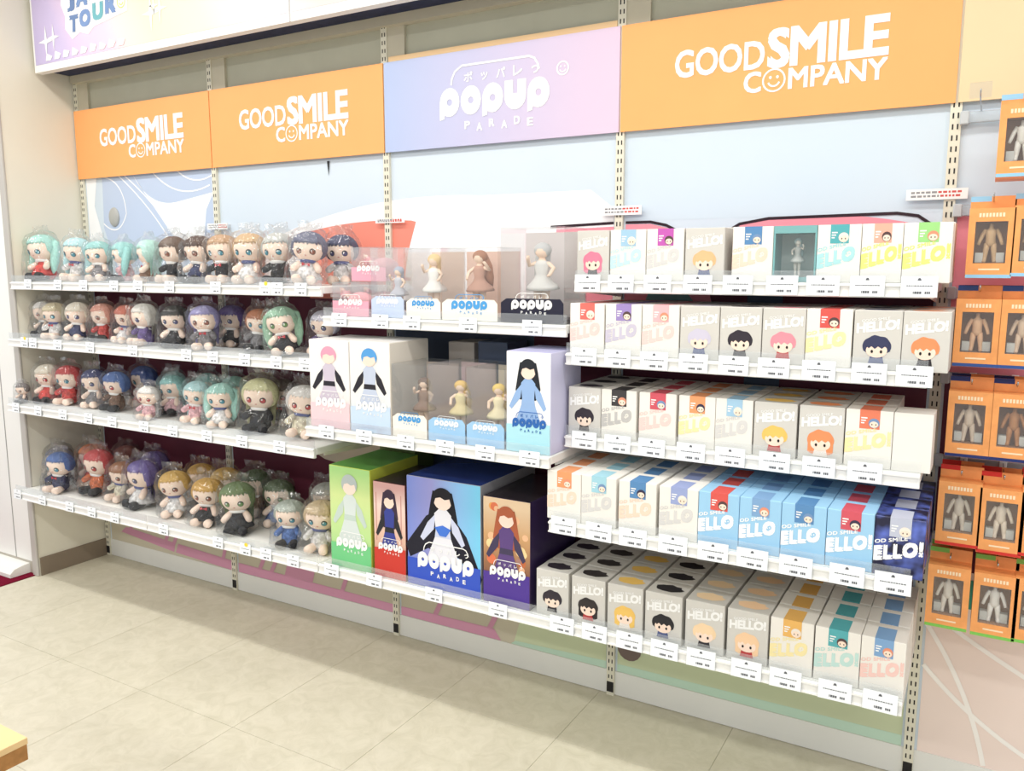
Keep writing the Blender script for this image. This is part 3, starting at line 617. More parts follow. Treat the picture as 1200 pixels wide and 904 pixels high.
def chibi(style):
    """generic round-headed printed doll: hair, face, eyes, body"""
    mb = MB()
    hr = [(.033*math.cos(R_(t)), .056+.029*math.sin(R_(t))*(1+.06*math.cos(R_(t*7)))) for t in range(-20, 201, 11)]
    lo = -.012 if style == 'short' else -.034
    hr += [(-.031, .056+lo), (-.022, .050+lo), (.022, .050+lo), (.031, .056+lo)]
    mb.poly(hr, -.0005, 0)
    mb.poly([(-.014, .030), (.014, .030), (.018, .010), (-.018, .010)], -.0006, 3)
    mb.disc(0, .045, .0245, .0195, -.0009, 1, 20)
    fr = [(-.026, .058), (-.018, .050), (-.012, .056), (-.004, .049), (.003, .056), (.012, .050), (.018, .056), (.026, .052), (.027, .070), (0, .078), (-.027, .070)]
    mb.poly(fr, -.0012, 0)
    for s in (-1, 1): mb.disc(s*.0105, .042, .0030, .0045, -.0015, 2, 10)
    mb.v = [(x*.90, y, .040+(z-.040)*.86) for x, y, z in mb.v]
    return mb.mesh('printed_doll', 4)
chibi_me = {s: chibi(s) for s in ('short', 'long')}
def tophair():
    mb = MB(); n = 16
    pts = [(.036*math.cos(2*math.pi*k/n)*(1+.12*math.cos(k*2.6)), .044+.024*math.sin(2*math.pi*k/n)*(1+.15*math.cos(k*3.3))) for k in range(n)]
    mb.add([(x, y, CH+.0004) for x, y in pts], [tuple(range(n))], 0); return mb.mesh('lid_print')
tophair_me = tophair()
CWHITE = mat('carton_white', (240, 236, 229), .45, .3); CGREY = mat('carton_grey', (212, 209, 203), .5, .3); CBLUE = mat('carton_light_blue', (160, 206, 238), .4, .35)
SC = {'scarlet': (232, 96, 84), 'blue': (150, 196, 226), 'magenta': (196, 70, 178), 'teal': (64, 168, 176), 'salmon': (246, 168, 142), 'green': (150, 220, 120), 'red': (226, 70, 62), 'purple': (150, 124, 196), 'pink': (248, 176, 182), 'black': (44, 42, 44), 'crimson': (214, 66, 84), 'orange': (244, 148, 88), 'aqua': (150, 208, 226), 'deep blue': (70, 128, 188), 'periwinkle': (142, 158, 212), 'lavender grey': (184, 190, 212), 'amber': (240, 176, 78), 'vermilion': (236, 112, 76), 'steel blue': (112, 158, 210)}
TC = {'cyan': (198, 228, 234), 'pale grey': (218, 216, 214), 'lime': (226, 238, 136), 'aqua': (176, 224, 228), 'pink': (242, 212, 206), 'lavender': (206, 200, 218), 'yellow': (247, 232, 176), 'peach': (246, 218, 198), 'grey': (196, 194, 192), 'mint': (196, 226, 220), 'white': (250, 250, 250), 'rose': (244, 206, 198)}
# kind, px0, px1, a, b   w: white carton (sticker, lettering)   g: grey carton (hair, style)   c: light blue carton   n: navy carton   x: window   p: blank
ROWS = {
 'R1': [('g', 676, 714, 'pink', 'long'), ('w', 715, 757, 'blue', 'cyan'), ('w', 757, 802, 'magenta', 'pale grey'), ('g', 802, 850, 'light orange', 'short'), ('w', 858, 906, 'deep blue', 'peach'), ('x', 906, 957, 'teal', ''), ('w', 957, 1009, 'teal', 'aqua'), ('w', 1009, 1058, 'salmon', 'lime'), ('w', 1058, 1116, 'green', 'lime')],
 'R2': [('w', 667, 709, 'scarlet', 'pink'), ('w', 709, 752, 'purple', 'lavender'), ('w', 752, 796, 'pink', 'pink'), ('g', 797, 843, 'pale lilac', 'short'), ('g', 843, 893, 'black', 'short'), ('g', 893, 944, 'rose', 'short'), ('w', 944, 999, 'red', 'yellow'), ('g', 1000, 1057, 'navy', 'short'), ('g', 1057, 1114, 'orange', 'short')],
 'R3': [('g', 666, 704, 'black', 'short'), ('w', 704, 746, 'black', 'grey'), ('w', 746, 795, 'crimson', 'pink'), ('w', 795, 838, 'orange', 'yellow'), ('w', 838, 882, 'blue', 'pale grey'), ('g', 882, 935, 'blond', 'short'), ('g', 935, 990, 'orange', 'long'), ('w', 990, 1046, 'vermilion', 'yellow'), ('p', 1046, 1093, '', '')],
 'R4': [('w', 641, 681, 'orange', 'peach'), ('w', 681, 722, 'aqua', 'pale grey'), ('w', 722, 772, 'deep blue', 'peach'), ('w', 772, 818, 'periwinkle', 'pale grey'), ('c', 818, 866, 'red', 'white'), ('c', 866, 915, 'steel blue', 'white'), ('c', 915, 968, 'deep blue', 'white'), ('c', 968, 1024, 'crimson', 'white'), ('n', 1024, 1084, 'lavender grey', 'white')],
 'BT': [('g', 627, 668, 'black', 'short'), ('g', 668, 711, 'dark brown', 'long'), ('g', 711, 754, 'blond', 'long'), ('g', 754, 801, 'ink black', 'short'), ('g', 801, 851, 'pale flaxen', 'short'), ('g', 851, 901, 'pale peach', 'long'), ('w', 901, 954, 'amber', 'yellow'), ('w', 954, 1008, 'teal', 'mint'), ('w', 1008, 1061, 'steel blue', 'rose')]}
CH_ = {'pink': (240, 120, 150), 'light orange': (248, 186, 130), 'pale lilac': (206, 200, 220), 'black': (40, 34, 44), 'rose': (238, 140, 156), 'navy': (44, 48, 84), 'orange': (240, 140, 84), 'blond': (246, 196, 90), 'dark brown': (42, 36, 36), 'ink black': (30, 28, 32), 'pale flaxen': (250, 216, 170), 'pale peach': (250, 206, 160)}
HEADS = [(240, 230, 220), (90, 70, 70), (230, 150, 120), (120, 150, 190), (60, 56, 80)]
DEPTHW = ['', 'second', 'third', 'fourth']
nav = bpy.data.materials.new('carton_navy_space'); nav.use_nodes = True; nt = nav.node_tree; bs = nt.nodes['Principled BSDF']; bs.inputs['Roughness'].default_value = .35
tc = nt.nodes.new('ShaderNodeTexCoord'); nz = nt.nodes.new('ShaderNodeTexNoise'); nz.inputs['Scale'].default_value = 22; nt.links.new(tc.outputs['Object'], nz.inputs['Vector'])
rp = nt.nodes.new('ShaderNodeValToRGB'); el = rp.color_ramp.elements; el[0].position = .42; el[0].color = (*lin((26, 26, 58)), 1); el[1].position = .68; el[1].color = (*lin((96, 116, 206)), 1)
nt.links.new(nz.outputs['Fac'], rp.inputs[0]); nt.links.new(rp.outputs[0], bs.inputs['Base Color'])
def figurine(parent, h, hair, dress, skin=(250, 220, 196), accent=None, loc=(0, 0, 0), yaw=0, seed=0):
    """generic standing figure of height h as parts of its case"""
    k = h/.16; rnd = random.Random(seed); sx = rnd.choice((-1, 1))
    sk = MB(); sk.ell((0, 0, .137), (.0125, .0125, .0145), 0, 14, 10)
    sk.tube([(0, 0, .125), (0, 0, .118), (0, 0, .105), (0, 0, .085), (0, 0, .074)], [.0045, .007, .012, .009, .012], 0, 10)
    for s in (-1, 1):
        sk.tube([(s*.0065, 0, .078), (s*.0075, -.002, .045), (s*.007, 0, .022), (s*.007, -.001, .004), (s*.007, -.007, .003)], [.0085, .0072, .0052, .0042, .004], 0, 8)
        up_ = s == sx
        sk.tube([(s*.010, 0, .113), (s*.022, -.003, .102 if not up_ else .108), (s*.020, -.016, .088 if not up_ else .122), (s*.018, -.019, .085 if not up_ else .127)], [.0045, .004, .0034, .003], 0, 8)
    o = ob('figure_body', sk, rgbm(skin, .6, 'figure'), parent, loc, (0, 0, R_(yaw)), (k, k, k))
    dr = MB().tube([(0, 0, .117), (0, -.001, .108), (0, 0, .090), (0, 0, .080), (0, .002, .066), (0, .003, .058)], [.009, .0135, .0105, .014, .026, .029], 0, 14)
    ob('figure_dress', dr, rgbm(dress, .6, 'figure'), o)
    hb = MB().ell((0, .0025, .1395), (.0155, .0145, .0160), 0, 14, 10)
    hb.tube([(0, .008, .145), (sx*.006, .016, .115), (sx*.010, .019, .088), (sx*.016, .020, .068)], [.012, .014, .012, .004], 0, 10)
    ob('figure_hair', hb, rgbm(hair, .5, 'figure'), o)
    bs_ = MB().tube([(0, 0, -.004), (0, 0, .0)], .030, 0, 20); ob('figure_stand', bs_, ACRYL, o)
    return o
ncart = 0
for lv, items in ROWS.items():
    d, zb = LV[lv]; z = top(lv); yf = -d+.018
    nd = 4 if lv in ('R4', 'BT') else (3 if lv != 'R1' else 2)
    for ci, (kd, p0, p1, a, b_) in enumerate(items):
        x0, x1 = col(p0, yf, z+CH*.55), col(p1, yf, z+CH*.55); X = (x0+x1)/2; sx = min((x1-x0-.0012)/CW, 1.04)
        shn = {'R1': 'top carton shelf', 'R2': 'second carton shelf', 'R3': 'third carton shelf', 'R4': 'fourth carton shelf', 'BT': 'lowest carton shelf'}[lv]
        if kd == 'g': what = 'grey carton printed with a round %s-haired doll' % a; sh = '%s-haired grey carton' % a
        elif kd == 'w': what = 'white carton with %s sticker and %s lettering' % (a, b_); sh = '%s-stickered white carton' % a
        elif kd == 'c': what = 'light blue carton with %s sticker' % a; sh = '%s-stickered light blue carton' % a
        elif kd == 'n': what = 'dark navy carton with lavender grey sticker'; sh = 'navy carton'
        elif kd == 'x': what = 'teal-topped window box with small grey figure inside'; sh = 'teal window box'
        else: what = 'blank white carton side'; sh = 'blank white carton'
        PITEM.append((lv, X, sh))
        for r_ in range(nd):
            if kd in 'xp' and r_: continue
            Y = yf+r_*(CD+.0035)
            if Y+CD > -.012: continue
            jit = random.uniform(-.8, .8) if kd != 'x' else 0
            sy_, sz_ = 1.0, (1.03 if (lv == 'R1' and r_ == 1) else 1.0)
            o = empty('small_carton' if kd != 'x' else 'window_carton', (X, Y, z), (0, 0, R_(jit)), (sx, sy_, sz_))
            lb = what+' on the '+shn if r_ == 0 else '%s box deep behind the %s on the %s' % (DEPTHW[r_], sh, shn)
            tag(o, lb, 'box', 'small cartons in files')
            ncart += 1
            if kd == 'x':
                TEAL = rgbm((126, 178, 180), .4, 'carton'); e = .004
                fr = MB(); W2, D2 = CW/2, CD
                fr.box(-W2, W2, 0, D2, CH-.018, CH); fr.box(-W2, W2, 0, D2, 0, .012)
                fr.box(-W2, W2, D2-.002, D2, .012, CH-.018)
                for s in (-1, 1): fr.box(s*W2-(e if s > 0 else 0), s*W2+(0 if s > 0 else e), 0, .004, .012, CH-.018); fr.box(s*W2-(.001 if s > 0 else 0), s*W2+(0 if s > 0 else .001), .004, D2, .012, CH-.018)
                ob('carton_body', fr, TEAL, o)
                ob('window', MB().box(-W2+e, W2-e, .0005, .0012, .012, CH-.018), ACRYL, o)
                ob('backdrop', MB().box(-W2+.001, W2-.001, D2-.0045, D2-.0025, .012, CH-.018), rgbm((212, 218, 214), .6, 'carton'), o)
                figurine(o, .098, (176, 196, 198), (206, 208, 204), (232, 222, 212), loc=(0, .040, .014), yaw=10)
                continue
            body = {'g': CGREY, 'w': CWHITE, 'c': CBLUE, 'n': nav, 'p': CWHITE}[kd]
            ob('carton_body', cm, body, o)
            ob('lid_flap', flap_me, body, o)
            if kd in 'wcn':
                ob('sticker', stick_me, [rgbm(tuple(int(v) for v in wash(SC[a], .14)), .4, 'sticker'), PAPER], o)
                if r_ == 0:
                    ob('sticker_print', stickhead_me, [rgbm(HEADS[(ci+ord(lv[1])) % 5]), rgbm((250, 226, 208)), DARK], o)
                    ob('lettering', hello_x if kd == 'n' or ci in (7, 8) else hello_w, rgbm(TC[b_], .5, 'lettering'), o)
            if kd == 'g':
                ob('lid_print', tophair_me, rgbm(tuple(int(v) for v in wash(CH_[a], .10))), o)
                if r_ == 0:
                    ob('lettering', hello_g, PAPER, o)
                    ob('printed_doll', chibi_me[b_], [rgbm(tuple(int(v) for v in wash(CH_[a], .10))), rgbm((252, 226, 208)), DARK, rgbm([(60, 56, 60), (190, 70, 70), (240, 232, 224), (90, 100, 140)][ci % 4])], o)

# ------------------------------------------------------------------ large boxed figures
def person_print(w_, h_, hair, dress, accent, skin=(250, 222, 202), longhair=True, cape=None, z0=0.0, legs=None):
    """generic standing figure as flat print, slots hair, skin, dress, accent, cape"""
    mb = MB(); X = lambda a: a*w_; Z = lambda t: z0+t*h_
    P = lambda pts, y, s: mb.poly([(X(a), Z(t)) for a, t in pts], y, s)
    if cape: P([(-.06, .74), (-.22, .66), (-.5, .34), (-.44, .22), (-.2, .34), (.2, .30), (.46, .06), (.49, .14), (.30, .52), (.10, .72)], -.0006, 4)
    if longhair: P([(-.13, .92), (-.16, .80), (-.20, .62), (-.13, .52), (.12, .52), (.19, .64), (.15, .82), (.12, .92)], -.0008, 0)
    if legs: 
        P([(-.08, .30), (-.01, .30), (-.02, .02), (-.06, .02)], -.0009, 1); P([(.01, .30), (.08, .30), (.06, .02), (.02, .02)], -.0009, 1)
    P([(-.09, .70), (-.20, .60), (-.30, .44), (-.26, .41), (-.12, .54)], -.0010, 3); P([(.09, .70), (.20, .60), (.28, .44), (.24, .41), (.12, .54)], -.0010, 3)
    P([(-.05, .75), (.05, .75), (.11, .70), (.09, .50), (.24, .18), (.14, .12), (-.14, .12), (-.24, .18), (-.09, .50), (-.11, .70)], -.0012, 2)
    P([(-.095, .53), (.095, .53), (.105, .47), (-.105, .47)], -.0015, 3)
    mb.disc(0, Z(.83), X(.115), .088*h_, -.0018, 1, 18)
    mb.poly([(X(.135*math.cos(R_(t))), Z(.845)+.115*h_*math.sin(R_(t))) for t in range(0, 181, 15)]+[(X(-.115), Z(.79)), (X(-.09), Z(.85)), (X(-.03), Z(.865)), (X(.03), Z(.845)), (X(.09), Z(.86)), (X(.115), Z(.79))], -.0021, 0)
    return mb.mesh('figure_print', 5)
def bigbox(lv, px0, px1, ztop, depth, label, sh, front, side, topc, band, bandh, logo, fig, yoff=.018, front2=None):
    d, zb = LV[lv]; z = top(lv); yf = -d+yoff; h = ztop-z
    x0, x1 = col(px0, yf, z+h*.5), col(px1, yf, z+h*.5); X = (x0+x1)/2; w_ = x1-x0-.003
    o = tag(empty('figure_box', (X, yf, z)), label, 'box'); PITEM.append((lv, X, sh))
    ob('box_body', MB().box(-w_/2, w_/2, .0, depth, 0, h, 0, .0015), side, o)
    ob('front_print', MB().poly([(-w_/2+.001, .001), (w_/2-.001, .001), (w_/2-.001, h-.001), (-w_/2+.001, h-.001)], -.0003), front, o)
    ob('top_flap', MB().box(-w_/2+.002, w_/2-.002, .002, depth-.002, h-.0005, h+.0006), topc, o)
    ob('base_band', MB().poly([(-w_/2+.001, .001), (w_/2-.001, .001), (w_/2-.001, h*bandh), (-w_/2+.001, h*bandh*.92)], -.0024), band, o)
    ob('figure_print', person_print(w_*(1.45 if w_ < .2 else 1.05), h*.92, *[None]*3, cape=fig[4], longhair=fig[5], z0=h*.05, legs=fig[6]), [rgbm(c) for c in fig[:4]]+([rgbm(fig[4])] if fig[4] else []), o)
    k = w_*.78/.43
    ob('lettering', pls, logo, o, (w_*.03, -.0030, h*bandh-.07*k+.006), (0, 0, 0), (k, 1, k*1.05))
    return o, X, w_, h, yf
def gradm(name, stops, axis='Z', span=.3, blotch=0):
    M = bpy.data.materials.new(name); M.use_nodes = True; nt = M.node_tree; bs = nt.nodes['Principled BSDF']; bs.inputs['Roughness'].default_value = .35
    tc = nt.nodes.new('ShaderNodeTexCoord'); sp = nt.nodes.new('ShaderNodeSeparateXYZ'); nt.links.new(tc.outputs['Object'], sp.inputs[0])
    if blotch:
        nz = nt.nodes.new('ShaderNodeTexVoronoi'); nz.feature = 'SMOOTH_F1'; nz.inputs['Scale'].default_value = blotch*2.4; nt.links.new(tc.outputs['Object'], nz.inputs['Vector']); sc_ = nt.nodes.new('ShaderNodeSeparateColor'); nt.links.new(nz.outputs['Color'], sc_.inputs[0]); src = sc_.outputs[0]
    else:
        d_ = nt.nodes.new('ShaderNodeMath'); d_.operation = 'DIVIDE'; d_.inputs[1].default_value = span; nt.links.new(sp.outputs[axis], d_.inputs[0])
        if axis == 'X':
            a_ = nt.nodes.new('ShaderNodeMath'); a_.inputs[1].default_value = .5; nt.links.new(d_.outputs[0], a_.inputs[0]); d_ = a_
        src = d_.outputs[0]
    rp = nt.nodes.new('ShaderNodeValToRGB'); el = rp.color_ramp.elements
    el[0].position, el[0].color = stops[0][0], (*lin(stops[0][1]), 1); el[1].position, el[1].color = stops[-1][0], (*lin(stops[-1][1]), 1)
    for p, c in stops[1:-1]: e = el.new(p); e.color = (*lin(c), 1)
    nt.links.new(src, rp.inputs[0]); nt.links.new(rp.outputs[0], bs.inputs['Base Color']); return M
GLOSSW = mat('box_gloss_white', (240, 238, 236), .3, .4)
# third level of the middle bay
bigbox('MB', 363, 410, 1.19, .20, 'white figure box with pink-haired maid print and pink base', 'pink-haired figure box', gradm('print_pink_room', [(0, (236, 214, 214)), (.5, (240, 238, 236)), (1, (244, 240, 236))], 'Z', .28), GLOSSW, GLOSSW, rgbm((246, 206, 212)), .30, PAPER, ((244, 160, 184), (250, 222, 206), (206, 196, 212), (44, 42, 50), None, False, None))
bigbox('MB', 410, 458, 1.192, .20, 'white figure box with blue-haired maid print and pale blue base', 'blue-haired figure box', gradm('print_blue_room', [(0, (204, 222, 240)), (.5, (240, 238, 234)), (1, (246, 242, 236))], 'Z', .28), mat('box_cream', (232, 224, 212), .4), GLOSSW, rgbm((200, 220, 242)), .30, PAPER, ((88, 160, 222), (250, 222, 206), (196, 206, 226), (44, 42, 50), None, False, None))
bigbox('MB', 593, 646, 1.19, .19, 'white figure box with black-haired girl in pale blue sweater print', 'blue sweater box', gradm('print_white_aqua', [(0, (190, 232, 240)), (.3, (246, 246, 248)), (1, (248, 248, 250))], 'Z', .28), rgbm((206, 204, 232), .4, 'box'), rgbm((190, 190, 224), .4, 'box'), rgbm((176, 226, 238)), .30, rgbm((48, 104, 180)), ((36, 40, 48), (250, 222, 206), (150, 182, 226), (150, 182, 226), None, True, True))
# lowest level of the middle bay
bigbox('BT', 387, 435, .772, .26, 'green figure box with silver-haired girl print', 'green figure box', gradm('print_green', [(0, (134, 208, 138)), (.35, (188, 224, 150)), (.75, (212, 230, 156)), (1, (168, 214, 136))], 'Z', .33), rgbm((206, 214, 84), .4, 'box'), rgbm((96, 156, 74), .35, 'box'), rgbm((118, 204, 138)), .26, PAPER, ((182, 192, 192), (250, 226, 212), (214, 224, 222), (196, 212, 204), None, False, None))
red_ = bigbox('BT', 438, 476, .742, .24, 'narrow red figure box with dark-haired girl in black jacket print', 'red figure box', gradm('print_rose_room', [(0, (176, 110, 96)), (.45, (226, 186, 166)), (.8, (240, 214, 204)), (1, (206, 160, 156))], 'Z', .3), rgbm((90, 40, 44), .4, 'box'), rgbm((48, 38, 42), .3, 'box'), rgbm((204, 62, 52)), .33, PAPER, ((62, 48, 66), (250, 222, 206), (60, 70, 150), (44, 44, 50), None, True, None))
bb = bigbox('BT', 477, 564, .778, .34, 'large blue figure box with white-dressed long black-haired girl print', 'large blue figure box', gradm('print_blue_violet', [(0, (120, 140, 214)), (.35, (150, 150, 208)), (.7, (140, 190, 238)), (1, (120, 206, 240))], 'X', .28), rgbm((170, 170, 178), .4, 'box'), rgbm((40, 60, 128), .25, 'box'), rgbm((58, 88, 196)), .27, PAPER, ((26, 26, 34), (250, 226, 212), (232, 232, 240), (206, 212, 236), (30, 30, 44), True, None))
ob('blue_ribbon_print', MB().poly([(-.03, .20), (.0, .21), (.03, .20), (.012, .175), (-.012, .175)], -.0022), rgbm((70, 120, 216)), bb[0])
bp_ = bigbox('BT', 566, 622, .752, .30, 'purple-based figure box with brown-haired girl before blurred autumn lights', 'purple figure box', gradm('print_autumn', [(0, (110, 72, 70)), (.4, (150, 104, 76)), (.7, (206, 160, 112)), (1, (232, 204, 170))], 'Z', .3), rgbm((52, 38, 78), .3, 'box'), rgbm((46, 40, 46), .25, 'box'), rgbm((84, 60, 150)), .32, PAPER, ((176, 96, 66), (250, 222, 206), (96, 72, 130), (70, 62, 90), None, True, None))
rb = random.Random(5)
for k in range(16):
    rr = rb.uniform(.007, .017); fx, fz = rb.uniform(-.5, .5)*(bp_[2]-2*rr-.004), rb.uniform(.36, .93)*bp_[3]
    if abs(fx) < .035 and fz < .8*bp_[3]: fx = math.copysign(.052, fx or 1)
    ob('light_spot_print', MB().disc(fx, min(fz, bp_[3]-rr-.002), rr, rr, -.00035-.00001*k), rgbm(rb.choice(((236, 170, 96), (222, 120, 84), (244, 214, 160), (196, 110, 70), (170, 130, 120), (240, 190, 150)))), bp_[0])
for k in range(3): ob('window_bar_print', MB().poly([(-.055+.05*k, .12), (-.051+.05*k, .12), (-.051+.05*k, .28), (-.055+.05*k, .28)], -.0005), rgbm((206, 150, 140)), red_[0])
# window boxes and acrylic cases
def case(lv, px0, px1, ztop, depth, label, sh, basec, baseh, logo, hair, dress, back=None, yoff=.02, zlift=0, fh=None, lounge=False, yaw=0, seed=0, frame=None):
    d, zb = LV[lv]; z = top(lv)+zlift; yf = -d+yoff; h = ztop-z
    x0, x1 = col(px0, yf, z+h*.5), col(px1, yf, z+h*.5); X = (x0+x1)/2; w_ = x1-x0-.004
    o = tag(empty('figure_case', (X, yf, z)), label, 'figure case', 'clear figure cases'); 
    if not zlift: PITEM.append((lv, X, sh))
    t = .0012; mb = MB()
    for s in (-1, 1): mb.box(s*w_/2-(t if s > 0 else 0), s*w_/2+(0 if s > 0 else t), t, depth, 0, h)
    mb.box(-w_/2, w_/2, 0, t, 0, h); mb.box(-w_/2+t, w_/2-t, t, depth, h-t, h)
    ob('clear_shell', mb, ACRYL, o)
    if frame: 
        f = MB()
        for s in (-1, 1): f.box(s*(w_/2+.0003)-.0012, s*(w_/2+.0003)+.0012, -.0006, .002, 0, h)
        f.box(-w_/2, w_/2, -.0006, .002, h-.002, h+.0005); ob('edge_tape', f, frame, o)
    ins = MB().box(-w_/2+.003, w_/2-.003, .003, depth-.004, .001, .012)
    ins.poly([(-w_/2+.001, .001), (w_/2-.001, .001), (w_/2-.001, baseh), (w_/2-.012, baseh+.012 if not lounge else baseh), (-w_/2+.02, baseh+.012 if not lounge else baseh), (-w_/2+.001, baseh)], -.0008)
    ob('base_insert', ins, basec, o)
    if back: ob('backdrop', MB().box(-w_/2+.003, w_/2-.003, depth-.005, depth-.002, .012, h-.01), back, o)
    k = w_*.66/.43
    ob('lettering', pls, logo, o, (0, -.0016, baseh-.055*k), (0, 0, 0), (k, 1, k*.9))
    if lounge:
        f = figurine(o, .10, hair, dress, loc=(.0, depth*.5, .025), yaw=0, seed=seed); f.rotation_euler = (R_(-72), 0, R_(60)); f.location = (-.03, depth*.5, .055)
        ob('cushion', MB().ell((.012, depth*.5, .045), (w_*.34, depth*.36, .034), 0, 16, 8), rgbm((244, 172, 178), .8, 'figure'), o)
    else: figurine(o, fh or h*.66, hair, dress, loc=(.0, depth*.42, .016), yaw=yaw, seed=seed).scale.x *= 1.3
    return o
PINKB = rgbm((240, 168, 186), .4, 'insert'); CREAMB = rgbm((248, 242, 230), .4, 'insert'); LBLUE = rgbm((196, 210, 238), .4, 'insert'); SKYB = rgbm((160, 202, 236), .4, 'insert'); BLK = rgbm((40, 40, 58), .4, 'insert')
BLOGO = rgbm((80, 160, 222)); WLOGO = PAPER
TANB = rgbm((250, 224, 206), .5, 'backdrop'); 
case('MA', 389, 433, 1.372, .075, 'low clear case with pink base and reclining pink-haired figure at the shelf front', 'low pink case', PINKB, .050, WLOGO, (244, 150, 160), (246, 182, 186), lounge=True, seed=1)
c2 = case('MA', 411, 453, 1.372, .14, 'clear pink-based case carrying another alike case behind the low pink case', 'stacked pink case', PINKB, .046, WLOGO, (244, 150, 160), (246, 182, 186), lounge=True, yoff=.10, seed=2)
case('MA', 411, 453, 1.486, .14, 'clear pink-based case stacked on top of another behind the low pink case', 'stacked pink case', PINKB, .046, WLOGO, (244, 150, 160), (246, 182, 186), lounge=True, yoff=.10, zlift=.1125, seed=2)
case('MA', 434, 474, 1.480, .14, 'clear case with pale lilac base and grey-haired figure', 'lilac-based case', LBLUE, .056, WLOGO, (176, 180, 196), (206, 206, 214), fh=.15, seed=3)
case('MA', 475, 517, 1.478, .14, 'narrow clear case with cream base and blonde figure in white dress', 'blonde figure case', CREAMB, .052, BLOGO, (240, 208, 150), (246, 244, 240), back=TANB, fh=.19, seed=4)
case('MA', 517, 584, 1.478, .14, 'wide clear case with cream base and curly brown-haired figure', 'brown-haired figure case', CREAMB, .052, BLOGO, (176, 120, 90), (196, 150, 130), back=rgbm((244, 208, 190), .5, 'backdrop'), fh=.20, seed=5)
case('MA', 586, 662, 1.532, .15, 'tall clear case with black base and pale grey-haired figure', 'black-based case', BLK, .058, WLOGO, (196, 196, 196), (222, 220, 216), fh=.22, back=rgbm((226, 216, 214), .5, 'backdrop'), seed=6)
for k, (p0, p1, a0, bc, lg, hair, dress, lb, bk) in enumerate(((459, 501, 1.13, CREAMB, BLOGO, (120, 96, 84), (150, 120, 100), 'window box with white base and brown-haired figure', (226, 206, 190)), (501, 546, 1.137, SKYB, WLOGO, (230, 190, 110), (236, 220, 170), 'window box with sky blue base beside the white-based window box', (214, 184, 186)), (546, 592, 1.135, SKYB, WLOGO, (240, 206, 110), (248, 236, 196), 'window box with sky blue base beside the blue sweater figure box', (232, 216, 188)))):
    case('MB', p0, p1, a0, .18, lb, ('white-based window box', 'sky blue box by white-based one', 'sky blue box by sweater box')[k], bc, .060, lg, hair, dress, back=rgbm(bk, .5, 'backdrop'), fh=.165, seed=10+k, yaw=15)
# spare boxes pushed to the back of the middle shelves
for (x, Y, lv, w_, dd, h, c, lb) in ((2.22, -.17, 'MB', .10, .13, .27, (196, 188, 180), 'pale grey spare box behind the white-based window box'), (2.34, -.17, 'MB', .11, .13, .275, (84, 96, 120), 'slate blue spare box behind the sky blue window boxes'), (1.92, -.135, 'BT', .16, .11, .36, (90, 104, 60), 'olive green spare box behind the green figure box')):
    o = tag(empty('spare_box', (x, Y, top(lv))), lb, 'box')
    ob('box_body', MB().box(-w_/2, w_/2, 0, dd, 0, h, 0, .002), rgbm(c, .4, 'box'), o)
    ob('lid_flap', MB().box(-w_/2+.003, w_/2-.003, .003, dd-.003, h-.0005, h+.001), rgbm(tuple(int(v*.9) for v in c), .4, 'box'), o)

# ------------------------------------------------------------------ price cards
tw, th = .075, .047
card_me = MB().box(-tw/2, tw/2, -.0008, 0, 0, th, 0).mesh('card')
pm = MB(); pm.poly([(-.004, .037), (.004, .037), (.003, .041), (-.003, .041)], -.0012); pm.disc(0, .0405, .0028, .0022, -.0013)
q = -.026
while q < .024:
    l = random.uniform(.002, .005); pm.poly([(q, .024), (q+l, .024), (q+l, .0262), (q, .0262)], -.0012); q += l+.0012
for q, l in ((-.012, .0018), (-.009, .0042), (-.004, .0042), (.001, .0042), (.012, .003), (.016, .003), (.020, .003)): pm.poly([(q, .007), (q+l, .007), (q+l, .0125), (q, .0125)], -.0012)
print_me = pm.mesh('fine_print')
holder_me = MB().box(-tw/2-.001, tw/2+.001, -.0002, .0010, -.001, th+.001).mesh('card_holder')
TAGPX = {'L1': [32, 67, 97, 133, 161, 198, 252, 310, 324, 352], 'L2': [28, 38, 67, 105, 155, 218, 249, 286, 323, 357], 'L3': [18, 44, 73, 103, 131, 168, 202, 242, 283, 327],
 'BT': [20, 49, 81, 107, 134, 191, 255, 287, 311, 343, 388, 438, 508, 583, 658, 696, 737, 778, 821, 874, 920, 978, 1031], 'MA': [397, 445, 482, 548, 623], 'MB': [382, 426, 475, 521, 568, 620],
 'R1': [688, 727, 770, 817, 864, 916, 964, 1016, 1077], 'R2': [684, 723, 766, 812, 859, 906, 959, 1018, 1071], 'R3': [684, 723, 763, 809, 855, 907, 959, 1013], 'R4': [660, 701, 741, 788, 835, 881, 932, 992, 1046]}
def SHN(lv, X): return {'L1': 'top plush shelf', 'L2': 'second plush shelf', 'L3': 'third plush shelf', 'R1': 'top carton shelf', 'R2': 'second carton shelf', 'R3': 'third carton shelf', 'R4': 'fourth carton shelf', 'MA': 'clear case shelf', 'MB': 'window box shelf'}.get(lv, 'lowest shelf')
